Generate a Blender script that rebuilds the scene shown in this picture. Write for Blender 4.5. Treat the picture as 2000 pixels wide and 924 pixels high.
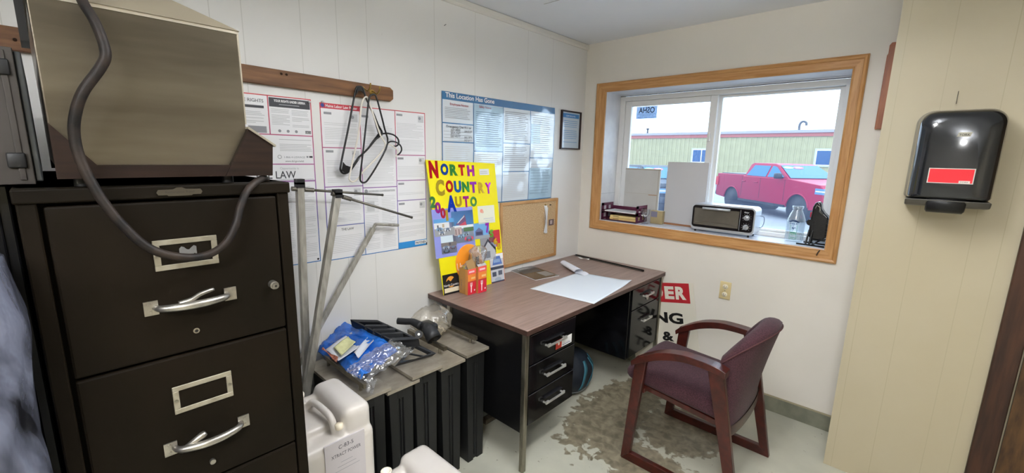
import bpy, bmesh, math, random
from mathutils import Vector, Matrix, noise
for o in list(bpy.data.objects): bpy.data.objects.remove(o)
S = bpy.context.scene
COL = S.collection
R = math.radians
random.seed(7)

# ------------------------------------------------------------------ camera
F_PX = 838.78
CAM = Vector((1.952, -2.9179, 1.5346))
yaw, pit, rol = R(-42.6947), R(-10.6307), R(1.1824)
FW = Vector((math.sin(yaw)*math.cos(pit), math.cos(yaw)*math.cos(pit), math.sin(pit)))
RT0 = Vector((math.cos(yaw), -math.sin(yaw), 0)); UP0 = RT0.cross(FW)
RT = RT0*math.cos(rol) + UP0*math.sin(rol); UP = -RT0*math.sin(rol) + UP0*math.cos(rol)
cd = bpy.data.cameras.new('camera'); cam = bpy.data.objects.new('camera', cd); COL.objects.link(cam)
cd.sensor_width = 36; cd.lens = F_PX/2000*36; cd.clip_start = 0.05; cd.clip_end = 500
M = Matrix((RT, UP, -FW)).transposed().to_4x4(); M.translation = CAM
cam.matrix_world = M
S.camera = cam
def at(px, py, ax, val):
    """world point where the ray of a photo pixel meets the plane ax = val"""
    d = FW + RT*((px-1000)/F_PX) - UP*((py-462)/F_PX)
    i = 'xyz'.index(ax)
    return CAM + d*((val-CAM[i])/d[i])

# ------------------------------------------------------------------ view, sky and lamps
S.view_settings.view_transform = 'Standard'; S.view_settings.look = 'None'
S.view_settings.exposure = 0.14; S.view_settings.gamma = 1.0
S.view_settings.use_curve_mapping = False
SKY_STRENGTH = 6.0
LAMP_W = 42.0; UPF = .55
w = bpy.data.worlds.new('sky'); S.world = w; w.use_nodes = True
nt = w.node_tree; nt.nodes.clear()
wo = nt.nodes.new('ShaderNodeOutputWorld'); bg = nt.nodes.new('ShaderNodeBackground')
tc = nt.nodes.new('ShaderNodeTexCoord'); mp = nt.nodes.new('ShaderNodeMapping'); mp.inputs['Scale'].default_value = (1.5, 1.5, 9)
nz = nt.nodes.new('ShaderNodeTexNoise'); nz.inputs['Scale'].default_value = 2.2; nz.inputs['Detail'].default_value = 5
cr = nt.nodes.new('ShaderNodeValToRGB')
cr.color_ramp.elements[0].position = .38; cr.color_ramp.elements[0].color = (.46, .58, .70, 1)
cr.color_ramp.elements[1].position = .58; cr.color_ramp.elements[1].color = (.56, .66, .76, 1)
nt.links.new(tc.outputs['Generated'], mp.inputs['Vector']); nt.links.new(mp.outputs[0], nz.inputs['Vector'])
nt.links.new(nz.outputs['Fac'], cr.inputs['Fac']); nt.links.new(cr.outputs[0], bg.inputs['Color'])
bg.inputs['Strength'].default_value = SKY_STRENGTH
nt.links.new(bg.outputs[0], wo.inputs['Surface'])

# ------------------------------------------------------------------ materials
def lin(c):
    if isinstance(c, str):
        c = c.lstrip('#'); c = [int(c[i:i+2], 16)/255 for i in (0, 2, 4)]
    return tuple((x/12.92 if x <= .04045 else ((x+.055)/1.055)**2.4) for x in c[:3]) + (1,)
MATS = {}
def mat(name, col, rough=.5, metal=0, spec=.5, col2=None, nscale=8, nfac=(.35, .65), stretch=None, bump=0, bscale=None,
        coat=0, trans=0, ior=1.45, emit=None, estr=0, alpha=1, detail=4, dist=0, aniso=None, sheen=0, sss=0):
    if name in MATS: return MATS[name]
    m = bpy.data.materials.new(name); m.use_nodes = True; n = m.node_tree.nodes; l = m.node_tree.links
    b = n['Principled BSDF']
    b.inputs['Base Color'].default_value = lin(col); b.inputs['Roughness'].default_value = rough
    b.inputs['Metallic'].default_value = metal; b.inputs['Specular IOR Level'].default_value = spec
    b.inputs['Coat Weight'].default_value = coat; b.inputs['Coat Roughness'].default_value = .08
    b.inputs['Transmission Weight'].default_value = trans; b.inputs['IOR'].default_value = ior
    b.inputs['Alpha'].default_value = alpha
    if sheen: b.inputs['Sheen Weight'].default_value = sheen
    if sss: b.inputs['Subsurface Weight'].default_value = sss; b.inputs['Subsurface Radius'].default_value = (.03, .03, .03)
    if emit: b.inputs['Emission Color'].default_value = lin(emit); b.inputs['Emission Strength'].default_value = estr
    if col2 or bump:
        t = n.new('ShaderNodeTexCoord'); mm = n.new('ShaderNodeMapping'); l.new(t.outputs['Object'], mm.inputs['Vector'])
        if stretch: mm.inputs['Scale'].default_value = stretch
        z = n.new('ShaderNodeTexNoise'); z.inputs['Scale'].default_value = nscale; z.inputs['Detail'].default_value = detail
        z.inputs['Distortion'].default_value = dist
        l.new(mm.outputs[0], z.inputs['Vector'])
        if col2:
            r = n.new('ShaderNodeValToRGB'); r.color_ramp.elements[0].position = nfac[0]; r.color_ramp.elements[1].position = nfac[1]
            r.color_ramp.elements[0].color = lin(col); r.color_ramp.elements[1].color = lin(col2)
            l.new(z.outputs['Fac'], r.inputs['Fac']); l.new(r.outputs[0], b.inputs['Base Color'])
        if bump:
            z2 = n.new('ShaderNodeTexNoise'); z2.inputs['Scale'].default_value = bscale or nscale; z2.inputs['Detail'].default_value = 3
            l.new(mm.outputs[0], z2.inputs['Vector'])
            bp = n.new('ShaderNodeBump'); bp.inputs['Strength'].default_value = bump; bp.inputs['Distance'].default_value = .004
            l.new(z2.outputs['Fac'], bp.inputs['Height']); l.new(bp.outputs[0], b.inputs['Normal'])
    MATS[name] = m
    return m
def thin(name, tint, gloss=.12, diff=.05, rough=.05, dcol='#ffffff', translucent=False, bump=0):
    """thin clear film or pane: mostly see-through, some gloss, a little diffuse or translucent veil"""
    if name in MATS: return MATS[name]
    m = bpy.data.materials.new(name); m.use_nodes = True; n = m.node_tree.nodes; l = m.node_tree.links
    n.remove(n['Principled BSDF']); out = n['Material Output']
    tr = n.new('ShaderNodeBsdfTransparent'); tr.inputs[0].default_value = lin(tint)
    gl = n.new('ShaderNodeBsdfGlossy'); gl.inputs['Roughness'].default_value = rough
    df = n.new('ShaderNodeBsdfTranslucent' if translucent else 'ShaderNodeBsdfDiffuse'); df.inputs[0].default_value = lin(dcol)
    m1 = n.new('ShaderNodeMixShader'); m1.inputs[0].default_value = diff; l.new(tr.outputs[0], m1.inputs[1]); l.new(df.outputs[0], m1.inputs[2])
    m2 = n.new('ShaderNodeMixShader'); lw = n.new('ShaderNodeLayerWeight'); lw.inputs['Blend'].default_value = .25
    mu = n.new('ShaderNodeMath'); mu.operation = 'MULTIPLY_ADD'; mu.inputs[1].default_value = .6; mu.inputs[2].default_value = gloss
    l.new(lw.outputs['Facing'], mu.inputs[0]); l.new(mu.outputs[0], m2.inputs[0])
    l.new(m1.outputs[0], m2.inputs[1]); l.new(gl.outputs[0], m2.inputs[2]); l.new(m2.outputs[0], out.inputs[0])
    if bump:
        z2 = n.new('ShaderNodeTexNoise'); z2.inputs['Scale'].default_value = 30
        t = n.new('ShaderNodeTexCoord'); l.new(t.outputs['Object'], z2.inputs['Vector'])
        bp = n.new('ShaderNodeBump'); bp.inputs['Strength'].default_value = bump; bp.inputs['Distance'].default_value = .01
        l.new(z2.outputs['Fac'], bp.inputs['Height']); l.new(bp.outputs[0], gl.inputs['Normal'])
    MATS[name] = m
    return m
def flat(c, rough=.55): return mat('paint_'+c.lstrip('#'), c, rough)

# ------------------------------------------------------------------ mesh builder
def frame(o, u, v):
    u = Vector(u).normalized(); v = Vector(v).normalized(); w_ = u.cross(v)
    m = Matrix((u, v, w_)).transposed().to_4x4(); m.translation = Vector(o); return m
I4 = Matrix.Identity(4)
TXT = {}
def text_mesh(s, bold):
    k = (s, bold)
    if k not in TXT:
        c = bpy.data.curves.new('t', 'FONT'); c.body = s; c.offset = bold; c.resolution_u = 3
        o = bpy.data.objects.new('t', c); COL.objects.link(o)
        dg = bpy.context.evaluated_depsgraph_get(); me = o.evaluated_get(dg).to_mesh()
        TXT[k] = ([tuple(v.co) for v in me.vertices], [tuple(p.vertices) for p in me.polygons])
        o.evaluated_get(dg).to_mesh_clear(); bpy.data.objects.remove(o); bpy.data.curves.remove(c)
    return TXT[k]
class MB:
    def __init__(s, M=None): s.v = []; s.f = []; s.mi = []; s.sm = []; s.mats = []; s.M = M or I4
    def add(s, vs, fs, m, smooth=False, M=None):
        T = s.M @ M if M else s.M
        b = len(s.v); s.v += [T @ Vector(p) for p in vs]
        if m not in s.mats: s.mats.append(m)
        k = s.mats.index(m)
        for f in fs: s.f.append([i+b for i in f]); s.mi.append(k); s.sm.append(smooth)
        return s
    def box(s, x0, x1, y0, y1, z0, z1, m, M=None):
        vs = [(x, y, z) for x in (x0, x1) for y in (y0, y1) for z in (z0, z1)]
        return s.add(vs, [(0,1,3,2),(4,6,7,5),(0,4,5,1),(2,3,7,6),(0,2,6,4),(1,5,7,3)], m, False, M)
    def bbox(s, x0, x1, y0, y1, z0, z1, m, r=.01, seg=3, M=None, smooth=True):
        bm = bmesh.new(); bmesh.ops.create_cube(bm, size=1)
        for v in bm.verts: v.co = Vector(((x0+x1)/2+v.co.x*(x1-x0), (y0+y1)/2+v.co.y*(y1-y0), (z0+z1)/2+v.co.z*(z1-z0)))
        bmesh.ops.bevel(bm, geom=bm.edges[:], offset=r, segments=seg, profile=.5, affect='EDGES')
        bm.verts.index_update()
        s.add([v.co.copy() for v in bm.verts], [[v.index for v in f.verts] for f in bm.faces], m, smooth, M); bm.free(); return s
    def tube(s, pts, r, m, seg=10, closed=False, M=None, flatz=None):
        pts = [Vector(p) for p in pts]; n = len(pts)
        rs = r if isinstance(r, (list, tuple)) else [r]*n
        vs = []; prev = None
        for i, p in enumerate(pts):
            if closed: t = pts[(i+1) % n]-pts[i-1]
            else: t = pts[min(i+1, n-1)]-pts[max(i-1, 0)]
            t.normalize()
            if prev is None:
                a = Vector((0, 0, 1)) if abs(t.z) < .9 else Vector((1, 0, 0)); x = t.cross(a).normalized()
            else: x = (prev-t*prev.dot(t)).normalized()
            prev = x; y = t.cross(x)
            for k in range(seg):
                a = 2*math.pi*k/seg+(math.pi/4 if seg == 4 else 0); vs.append(p+(x*math.cos(a)+y*math.sin(a))*rs[i])
        fs = []
        for i in range(n if closed else n-1):
            j = (i+1) % n
            for k in range(seg):
                q = (k+1) % seg; fs.append((i*seg+k, i*seg+q, j*seg+q, j*seg+k))
        if not closed: fs += [tuple(range(seg))[::-1], tuple((n-1)*seg+k for k in range(seg))]
        return s.add(vs, fs, m, seg > 4, M)
    def cyl(s, a, b, r, m, seg=20, r2=None, M=None):
        a = Vector(a); b = Vector(b); t = (b-a).normalized(); u = Vector((0, 0, 1)) if abs(t.z) < .9 else Vector((1, 0, 0))
        x = t.cross(u).normalized(); y = t.cross(x); r2 = r if r2 is None else r2
        vs = [a+(x*math.cos(q)+y*math.sin(q))*r for q in [2*math.pi*k/seg for k in range(seg)]]
        vs += [b+(x*math.cos(q)+y*math.sin(q))*r2 for q in [2*math.pi*k/seg for k in range(seg)]]
        s.add(vs, [(k, (k+1) % seg, seg+(k+1) % seg, seg+k) for k in range(seg)], m, True, M)
        s.add(vs, [tuple(range(seg))[::-1], tuple(range(seg, 2*seg))], m, False, M); return s
    def lathe(s, prof, m, c=(0, 0, 0), seg=24, M=None, sx=1, sy=1):
        vs = []; c = Vector(c)
        for r_, z in prof:
            for k in range(seg):
                a = 2*math.pi*k/seg; vs.append(c+Vector((r_*sx*math.cos(a), r_*sy*math.sin(a), z)))
        fs = [(i*seg+k, i*seg+(k+1) % seg, (i+1)*seg+(k+1) % seg, (i+1)*seg+k) for i in range(len(prof)-1) for k in range(seg)]
        return s.add(vs, fs, m, True, M)
    def prism(s, poly, w0, w1, m, M=None, smooth=False):
        n = len(poly); vs = [(u, v, w0) for u, v in poly]+[(u, v, w1) for u, v in poly]
        return s.add(vs, [tuple(range(n))[::-1], tuple(range(n, 2*n))]+[(i, (i+1) % n, n+(i+1) % n, n+i) for i in range(n)], m, smooth, M)
    def rect(s, u0, v0, u1, v1, w_, m, M=None): return s.add([(u0, v0, w_), (u1, v0, w_), (u1, v1, w_), (u0, v1, w_)], [(0, 1, 2, 3)], m, False, M)
    def poly(s, pts, m, M=None): return s.add(pts, [tuple(range(len(pts)))], m, False, M)
    def text(s, t, u, v, w_, size, m, M=None, bold=0, fit=None, center=False, mirror=False, thick=0, rot=0, hfit=None):
        vs, fs = text_mesh(t, bold)
        if not vs: return s
        x0 = min(p[0] for p in vs); x1 = max(p[0] for p in vs); y0 = min(p[1] for p in vs); y1 = max(p[1] for p in vs)
        sx = size; sy = size
        if hfit: sy = hfit/(y1-y0); sx = sy
        if fit: sx = fit/(x1-x0)
        off = -(x1-x0)/2 if center else 0
        ca, sa = math.cos(rot), math.sin(rot)
        def tr(p, ww):
            a = (p[0]-x0+off)*sx; b = (p[1]-(y0 if hfit else 0))*sy
            if mirror: a = (x1-x0)*sx-a
            return (u+a*ca-b*sa, v+a*sa+b*ca, ww)
        V0 = [tr(p, w_+thick) for p in vs]
        s.add(V0, fs, m, False, M)
        if thick:
            ed = {}
            for f in fs:
                for i in range(len(f)):
                    a, b = f[i], f[(i+1) % len(f)]
                    if (b, a) in ed: del ed[(b, a)]
                    else: ed[(a, b)] = 1
            n = len(vs); V1 = V0+[tr(p, w_) for p in vs]
            s.add(V1, [(b, a, a+n, b+n) for a, b in ed], m, False, M)
        return s
    def grid(s, fn, nu, nv, m, smooth=True, M=None, closed_u=False):
        vs = [fn(i/(nu if closed_u else nu-1), j/(nv-1)) for j in range(nv) for i in range(nu)]
        fs = []
        for j in range(nv-1):
            for i in range(nu if closed_u else nu-1):
                k = (i+1) % nu; fs.append((j*nu+i, j*nu+k, (j+1)*nu+k, (j+1)*nu+i))
        return s.add(vs, fs, m, smooth, M)
    def build(s, name, parent=None, label=None, cat=None, group=None, kind=None, mods=(), origin=None):
        me = bpy.data.meshes.new(name)
        if parent is not None: org = Vector(parent['_o'])
        elif origin is not None: org = Vector(origin)
        else:
            xs = [p.x for p in s.v]; ys = [p.y for p in s.v]; zs = [p.z for p in s.v]
            org = Vector(((min(xs)+max(xs))/2, (min(ys)+max(ys))/2, min(zs)))
        me.from_pydata([p-org for p in s.v], [], s.f)
        for m_ in s.mats: me.materials.append(m_)
        me.polygons.foreach_set('material_index', s.mi); me.polygons.foreach_set('use_smooth', s.sm); me.update()
        o = bpy.data.objects.new(name, me); COL.objects.link(o)
        if parent is not None: o.parent = parent; o['_o'] = list(org)
        else: o.location = org; o['_o'] = list(org)
        tag(o, label, cat, group, kind)
        for kind_, kw in mods:
            md = o.modifiers.new(kind_.lower(), kind_)
            for k, v_ in kw.items(): setattr(md, k, v_)
        return o
def tag(o, label=None, cat=None, group=None, kind=None):
    for k, v_ in (('label', label), ('category', cat), ('group', group), ('kind', kind)):
        if v_: o[k] = v_
    return o
def thing(name, loc, label=None, cat=None, group=None, kind=None):
    o = bpy.data.objects.new(name, None); o.empty_display_size = .05; COL.objects.link(o); o.location = loc; o['_o'] = list(loc)
    return tag(o, label, cat, group, kind)
def spline(pts, n=6, closed=False):
    P = [Vector(p) for p in pts]; out = []; N = len(P)
    g = (lambda i: P[i % N]) if closed else (lambda i: P[max(0, min(N-1, i))])
    for i in range(N if closed else N-1):
        a, b, c, d = g(i-1), g(i), g(i+1), g(i+2)
        for k in range(n):
            t = k/n
            out.append(.5*((2*b)+(c-a)*t+(2*a-5*b+4*c-d)*t*t+(3*b-a-3*c+d)*t**3))
    if not closed: out.append(P[-1])
    return out
BEV = lambda w_, n=2: ('BEVEL', dict(width=w_, segments=n, limit_method='ANGLE', angle_limit=R(40)))

# ------------------------------------------------------------------ shared materials
def wall_mat(name, base, dark, axis, grooves, tint=None):
    m = bpy.data.materials.new(name); m.use_nodes = True; n = m.node_tree.nodes; l = m.node_tree.links; b = n['Principled BSDF']
    b.inputs['Roughness'].default_value = .42; b.inputs['Specular IOR Level'].default_value = .4
    g = n.new('ShaderNodeNewGeometry'); sp = n.new('ShaderNodeSeparateXYZ'); l.new(g.outputs['Position'], sp.inputs[0])
    c = None
    for g_ in grooves:
        d = n.new('ShaderNodeMath'); d.operation = 'COMPARE'; d.inputs[1].default_value = g_; d.inputs[2].default_value = .0016; l.new(sp.outputs[axis], d.inputs[0])
        if c is None: c = d
        else:
            e = n.new('ShaderNodeMath'); e.operation = 'MAXIMUM'; l.new(c.outputs[0], e.inputs[0]); l.new(d.outputs[0], e.inputs[1]); c = e
    z = n.new('ShaderNodeTexNoise'); z.inputs['Scale'].default_value = 2.5; z.inputs['Detail'].default_value = 5; l.new(g.outputs['Position'], z.inputs['Vector'])
    r = n.new('ShaderNodeValToRGB'); r.color_ramp.elements[0].position = .35; r.color_ramp.elements[1].position = .75
    r.color_ramp.elements[0].color = lin(base); r.color_ramp.elements[1].color = lin(tint or base); l.new(z.outputs['Fac'], r.inputs['Fac'])
    mx = n.new('ShaderNodeMix'); mx.data_type = 'RGBA'; l.new(c.outputs[0], mx.inputs[0]); l.new(r.outputs[0], mx.inputs[6]); mx.inputs[7].default_value = lin(dark)
    # small scuffs
    z3 = n.new('ShaderNodeTexNoise'); z3.inputs['Scale'].default_value = 26; z3.inputs['Detail'].default_value = 2; l.new(g.outputs['Position'], z3.inputs['Vector'])
    r3 = n.new('ShaderNodeValToRGB'); r3.color_ramp.elements[0].position = .80; r3.color_ramp.elements[1].position = .84
    r3.color_ramp.elements[0].color = (0, 0, 0, 1); r3.color_ramp.elements[1].color = (.5, .5, .5, 1); l.new(z3.outputs['Fac'], r3.inputs['Fac'])
    m2 = n.new('ShaderNodeMix'); m2.data_type = 'RGBA'; l.new(r3.outputs[0], m2.inputs[0]); l.new(mx.outputs[2], m2.inputs[6]); m2.inputs[7].default_value = lin('#8c7f6d')
    l.new(m2.outputs[2], b.inputs['Base Color'])
    bp = n.new('ShaderNodeBump'); bp.inputs['Strength'].default_value = .25; bp.inputs['Distance'].default_value = .001; bp.invert = True
    l.new(c.outputs[0], bp.inputs['Height']); l.new(bp.outputs[0], b.inputs['Normal'])
    return m
W_LEFT = wall_mat('painted_panelling_left', '#e2e1de', '#d0cfcb', 1, (-4.1, -3.66, -3.29, -2.95, -2.56, -2.443, -2.338, -2.122, -1.967, -1.823, -1.436, -1.147, -.685, -.42), '#e6e5e3')
W_FAR = wall_mat('painted_panelling_far', '#ebe6dd', '#dfd9ce', 0, (2.2, 2.9), '#e6e1d7')
W_NEAR = wall_mat('painted_panelling_near_warm_lit', '#b9ae93', '#b3a88d', 0, (1.845, 1.99, 2.16, 2.245, 2.6, 2.9, 3.2), '#beb49b')  # warm lamp light on the partition is put into this yellowish colour
CEIL = mat('ceiling_paint', '#ebeff6', .7, col2='#eef1f7', nscale=3, bump=.05, bscale=60)
OAK = mat('oak_casing', '#b07a42', .38, col2='#8f5b2c', nscale=9, nfac=(.3, .75), stretch=(1, 1, 1), dist=1.2, bump=.05)
def oak(name, stretch, a='#c99a66', b='#a97641'): return mat(name, a, .4, col2=b, nscale=7, nfac=(.3, .7), stretch=stretch, dist=.6, detail=6, bump=.08)
OAK_H = oak('oak_horizontal', (.8, 9, 12)); OAK_V = oak('oak_vertical', (9, 9, .8))
VINYL = mat('white_vinyl', '#e9e8e6', .4)
BLACKM = mat('black_steel', '#0d0d0f', .3, bump=.02, nscale=60)
BLACKP = mat('black_plastic', '#19191b', .45)
CHROME = mat('chrome', '#dededb', .38, .75, col2='#cfcdc8', nscale=20)
STEEL = mat('scuffed_steel', '#a8a49a', .38, 1, col2='#8b877c', nscale=14, bump=.05)
WHITEP = mat('white_paper', '#eeeeee', .55)
DARKTXT = flat('#3c3c40'); GREYTXT = flat('#a2a3a6'); 
# ------------------------------------------------------------------ the room
XL = at(1751, 80, 'y', -.35).x          # free end of the partition
ZC = 2.373; XR = 3.5; YB = -5.4
WX0, WX1, WZ0, WZ1 = .191, 1.641, 1.055, 2.014   # window opening
fm = bpy.data.materials.new('worn_painted_concrete'); fm.use_nodes = True
n = fm.node_tree.nodes; l = fm.node_tree.links; b = n['Principled BSDF']; b.inputs['Roughness'].default_value = .33
g = n.new('ShaderNodeNewGeometry')
def nnoise(scale, detail=6, dist=0):
    z = n.new('ShaderNodeTexNoise'); z.inputs['Scale'].default_value = scale; z.inputs['Detail'].default_value = detail; z.inputs['Distortion'].default_value = dist
    l.new(g.outputs['Position'], z.inputs['Vector']); return z
def ramp(src, p0, c0, p1, c1):
    r = n.new('ShaderNodeValToRGB'); r.color_ramp.elements[0].position = p0; r.color_ramp.elements[1].position = p1
    r.color_ramp.elements[0].color = c0; r.color_ramp.elements[1].color = c1; l.new(src, r.inputs['Fac']); return r
def blob(cx, cy, rx, ry, soft=.35):
    """mask of a worn patch: distance to its middle, roughened by noise"""
    mp_ = n.new('ShaderNodeMapping'); mp_.vector_type = 'POINT'; mp_.inputs['Location'].default_value = (-cx/rx, -cy/ry, 0); mp_.inputs['Scale'].default_value = (1/rx, 1/ry, 0)
    l.new(g.outputs['Position'], mp_.inputs['Vector'])
    ln = n.new('ShaderNodeVectorMath'); ln.operation = 'LENGTH'; l.new(mp_.outputs[0], ln.inputs[0])
    z = nnoise(15, 10, .3); m1 = n.new('ShaderNodeMath'); m1.operation = 'MULTIPLY_ADD'; m1.inputs[1].default_value = 1.5; m1.inputs[2].default_value = -.75
    l.new(z.outputs['Fac'], m1.inputs[0]); m2 = n.new('ShaderNodeMath'); m2.operation = 'ADD'; l.new(ln.outputs['Value'], m2.inputs[0]); l.new(m1.outputs[0], m2.inputs[1])
    return ramp(m2.outputs[0], 1-soft, (1, 1, 1, 1), 1, (0, 0, 0, 1))
def mixc(fac, a, c):
    x = n.new('ShaderNodeMix'); x.data_type = 'RGBA'; l.new(fac, x.inputs[0])
    if isinstance(a, tuple): x.inputs[6].default_value = a
    else: l.new(a, x.inputs[6])
    if isinstance(c, tuple): x.inputs[7].default_value = c
    else: l.new(c, x.inputs[7])
    return x.outputs[2]
base = ramp(nnoise(6, 6).outputs['Fac'], .3, lin('#b4b4a6'), .75, lin('#c3c2b2')).outputs[0]
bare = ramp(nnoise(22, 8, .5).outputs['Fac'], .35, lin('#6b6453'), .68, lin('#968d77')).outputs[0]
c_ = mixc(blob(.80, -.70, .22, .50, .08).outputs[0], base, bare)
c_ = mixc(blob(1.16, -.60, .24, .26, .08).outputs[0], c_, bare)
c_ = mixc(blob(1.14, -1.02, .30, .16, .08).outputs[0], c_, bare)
spk = ramp(nnoise(38, 3).outputs['Fac'], .70, (0, 0, 0, 1), .73, (.6, .6, .6, 1)).outputs[0]
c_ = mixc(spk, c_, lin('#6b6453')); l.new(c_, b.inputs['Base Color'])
bp = n.new('ShaderNodeBump'); bp.inputs['Strength'].default_value = .15; bp.inputs['Distance'].default_value = .003
l.new(nnoise(30).outputs['Fac'], bp.inputs['Height']); l.new(bp.outputs[0], b.inputs['Normal'])
ST = dict(kind='structure')
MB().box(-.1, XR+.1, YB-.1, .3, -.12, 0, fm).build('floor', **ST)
m = MB().box(-.1, XR+.1, YB-.1, .3, ZC, ZC+.1, CEIL)
m.box(.30, 1.55, -.905, -.900, ZC-.0015, ZC, flat('#b9b9b8')).box(1.55, 1.556, -2.2, -.90, ZC-.0015, ZC, flat('#b9b9b8')).build('ceiling', **ST)
MB().box(-.12, 0, YB-.1, .3, 0, ZC, W_LEFT).build('wall_left', **ST)
m = MB(); 
m.box(0, WX0, 0, .29, 0, ZC, W_FAR).box(WX1, XR, 0, .29, 0, ZC, W_FAR).box(WX0, WX1, 0, .29, 0, WZ0, W_FAR).box(WX0, WX1, 0, .29, WZ1, ZC, W_FAR)
m.build('wall_far', **ST)
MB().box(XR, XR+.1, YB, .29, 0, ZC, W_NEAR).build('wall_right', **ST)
MB().box(0, XR, YB-.1, YB, 0, ZC, W_FAR).build('wall_back', **ST)
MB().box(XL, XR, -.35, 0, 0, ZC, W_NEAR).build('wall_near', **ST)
# crown trim
CROWN = mat('crown_paint', '#dedbd4', .5)
prof = [(0, 0), (.004, 0), (.012, -.006), (.016, -.03), (.006, -.042), (0, -.042)]
MB().prism([(x, z) for x, z in prof], 0, 5.3, CROWN, frame((0, 0, ZC), (1, 0, 0), (0, 0, 1))).build('trim_1', **ST)
MB().prism([(x, z) for x, z in prof], 0, XL, CROWN, frame((0, 0, ZC), (0, -1, 0), (0, 0, 1)).copy()).build('trim_2', **ST)
BASEB = mat('grey_green_baseboard', '#6f7061', .45, col2='#828272', nscale=14)
MB().box(.0, XL, -.012, 0, 0, .092, BASEB).box(0, XL, -.008, 0, .092, .1, flat('#a59c83')).build('baseboard_far', **ST)
MB().box(0, .012, YB, -.012, 0, .1, BASEB).build('baseboard_left', **ST)
# window_1
wn = thing('window_1', (WX0, 0, WZ0), kind='structure')
def cas(poly, name, mm):
    mb = MB(frame((0, 0, 0), (1, 0, 0), (0, 0, 1)))
    mb.prism(poly, .0, .016, mm)
    return mb
cw = .077; ox0, ox1, oz0, oz1 = .110, 1.7025, .985, 2.079
cm = MB(frame((0, 0, 0), (1, 0, 0), (0, 0, 1)))
ix0, ix1, iz0, iz1 = WX0, WX1, WZ0, WZ1
def ring(k):
    e = lambda a, b_: a+(b_-a)*k
    return [(e(ox0, ix0), e(oz0, iz0)), (e(ox1, ix1), e(oz0, iz0)), (e(ox1, ix1), e(oz1, iz1)), (e(ox0, ix0), e(oz1, iz1))]
prf = [(0, .0), (0, .017), (.12, .021), (.28, .018), (.34, .013), (.85, .010), (.93, .012), (1, .010), (1, 0)]
for s_ in range(4):
    for i in range(len(prf)-1):
        a, b_ = prf[i], prf[i+1]; ra, rb = ring(a[0]), ring(b_[0]); t = (s_+1) % 4
        cm.add([(*ra[s_], a[1]), (*ra[t], a[1]), (*rb[t], b_[1]), (*rb[s_], b_[1])], [(0, 1, 2, 3)], OAK_H if s_ in (0, 2) else OAK_V)
cm.build('window_casing', wn)
JAMB = mat('jamb_paint', '#dfe0e2', .5, col2='#cfcfd4', nscale=7, bump=.25, bscale=45)
m = MB(); m.box(WX0-.02, WX0+.001, -.001, .21, WZ0, WZ1, JAMB).box(WX1-.001, WX1+.02, -.001, .21, WZ0, WZ1, JAMB).box(WX0, WX1, -.001, .21, WZ1-.001, WZ1+.02, JAMB)
m.box(WX0-.0, WX0+.0015, 0, .205, 1.26, 1.262, flat('#9fa3a8')).build('window_jamb', wn)
MB().box(WX0, WX1, -.005, .24, WZ0-.03, WZ0+.004, mat('sill_paint', '#e3e6ee', .35, col2='#b9bdc8', nscale=16, nfac=(.45, .8), stretch=(.6, 3, 3), bump=.1)).build('window_sill', wn)
m = MB(); fy0, fy1 = .205, .29
m.box(WX0+.002, .235, fy0, fy1, 1.06, 2.0, VINYL).box(1.60, WX1-.002, fy0, fy1, 1.06, 2.0, VINYL).box(.235, 1.60, fy0, fy1, 1.965, 2.0, VINYL).box(.235, 1.60, fy0, fy1, 1.06, 1.085, VINYL)
m.box(WX0+.001, WX1-.001, fy0-.003, fy0, 2.0, 2.006, flat('#55555a'))
m.build('window_frame', wn, mods=[BEV(.003)])
m = MB(); y0, y1 = .215, .245
m.box(.236, .285, y0, y1, 1.086, 1.964, VINYL).box(.868, .915, y0, y1, 1.086, 1.964, VINYL).box(.285, .868, y0, y1, 1.925, 1.964, VINYL).box(.285, .868, y0, y1, 1.086, 1.13, VINYL)
m.box(.876, .892, y0-.02, y0, 1.66, 1.72, VINYL).build('window_sash', wn, mods=[BEV(.003)])
m = MB(); y0, y1 = .25, .28
m.box(.905, .935, y0, y1, 1.086, 1.964, VINYL).box(1.572, 1.60, y0, y1, 1.086, 1.964, VINYL).box(.935, 1.572, y0, y1, 1.95, 1.964, VINYL).box(.935, 1.572, y0, y1, 1.086, 1.10, VINYL)
m.build('window_sash', wn, mods=[BEV(.002)])
GLASS = thin('window_glass_haze', '#fafdff', .015, .035, .0, '#bcd0ff', translucent=True)  # bluish translucent share imitates the milky haze over the view outside
MB().box(.285, .868, .229, .231, 1.13, 1.925, GLASS).build('window_pane', wn)
MB().box(.935, 1.572, .264, .266, 1.10, 1.95, GLASS).build('window_pane', wn)
# door at the right of the partition
dr = thing('door_1', (2.4, -.36, 0), kind='structure')
DKW = mat('dark_walnut_stain', '#45291a', .45, col2='#2b170d', nscale=6, stretch=(8, 8, .8), bump=.1)
m = MB(); m.box(2.291, 2.365, -.372, -.35, 0, 2.13, DKW).box(2.291, 3.40, -.372, -.35, 2.055, 2.13, DKW).build('door_casing', dr, mods=[BEV(.004)])
m = MB(); DLW = mat('brown_door_leaf', '#5f4326', .35, col2='#3a2513', nscale=9, stretch=(5, 5, 1), bump=.08)
m.box(2.372, 3.33, -.366, -.352, .01, 2.05, DLW).build('door_leaf', dr)
m = MB(); m.lathe([(0, 0), (.028, 0), (.028, .01), (.012, .015), (.012, .04), (.027, .05), (.027, .07), (0, .078)], STEEL, M=frame((3.25, -.366, .95), (1, 0, 0), (0, 0, 1))).build('door_knob', dr)

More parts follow.
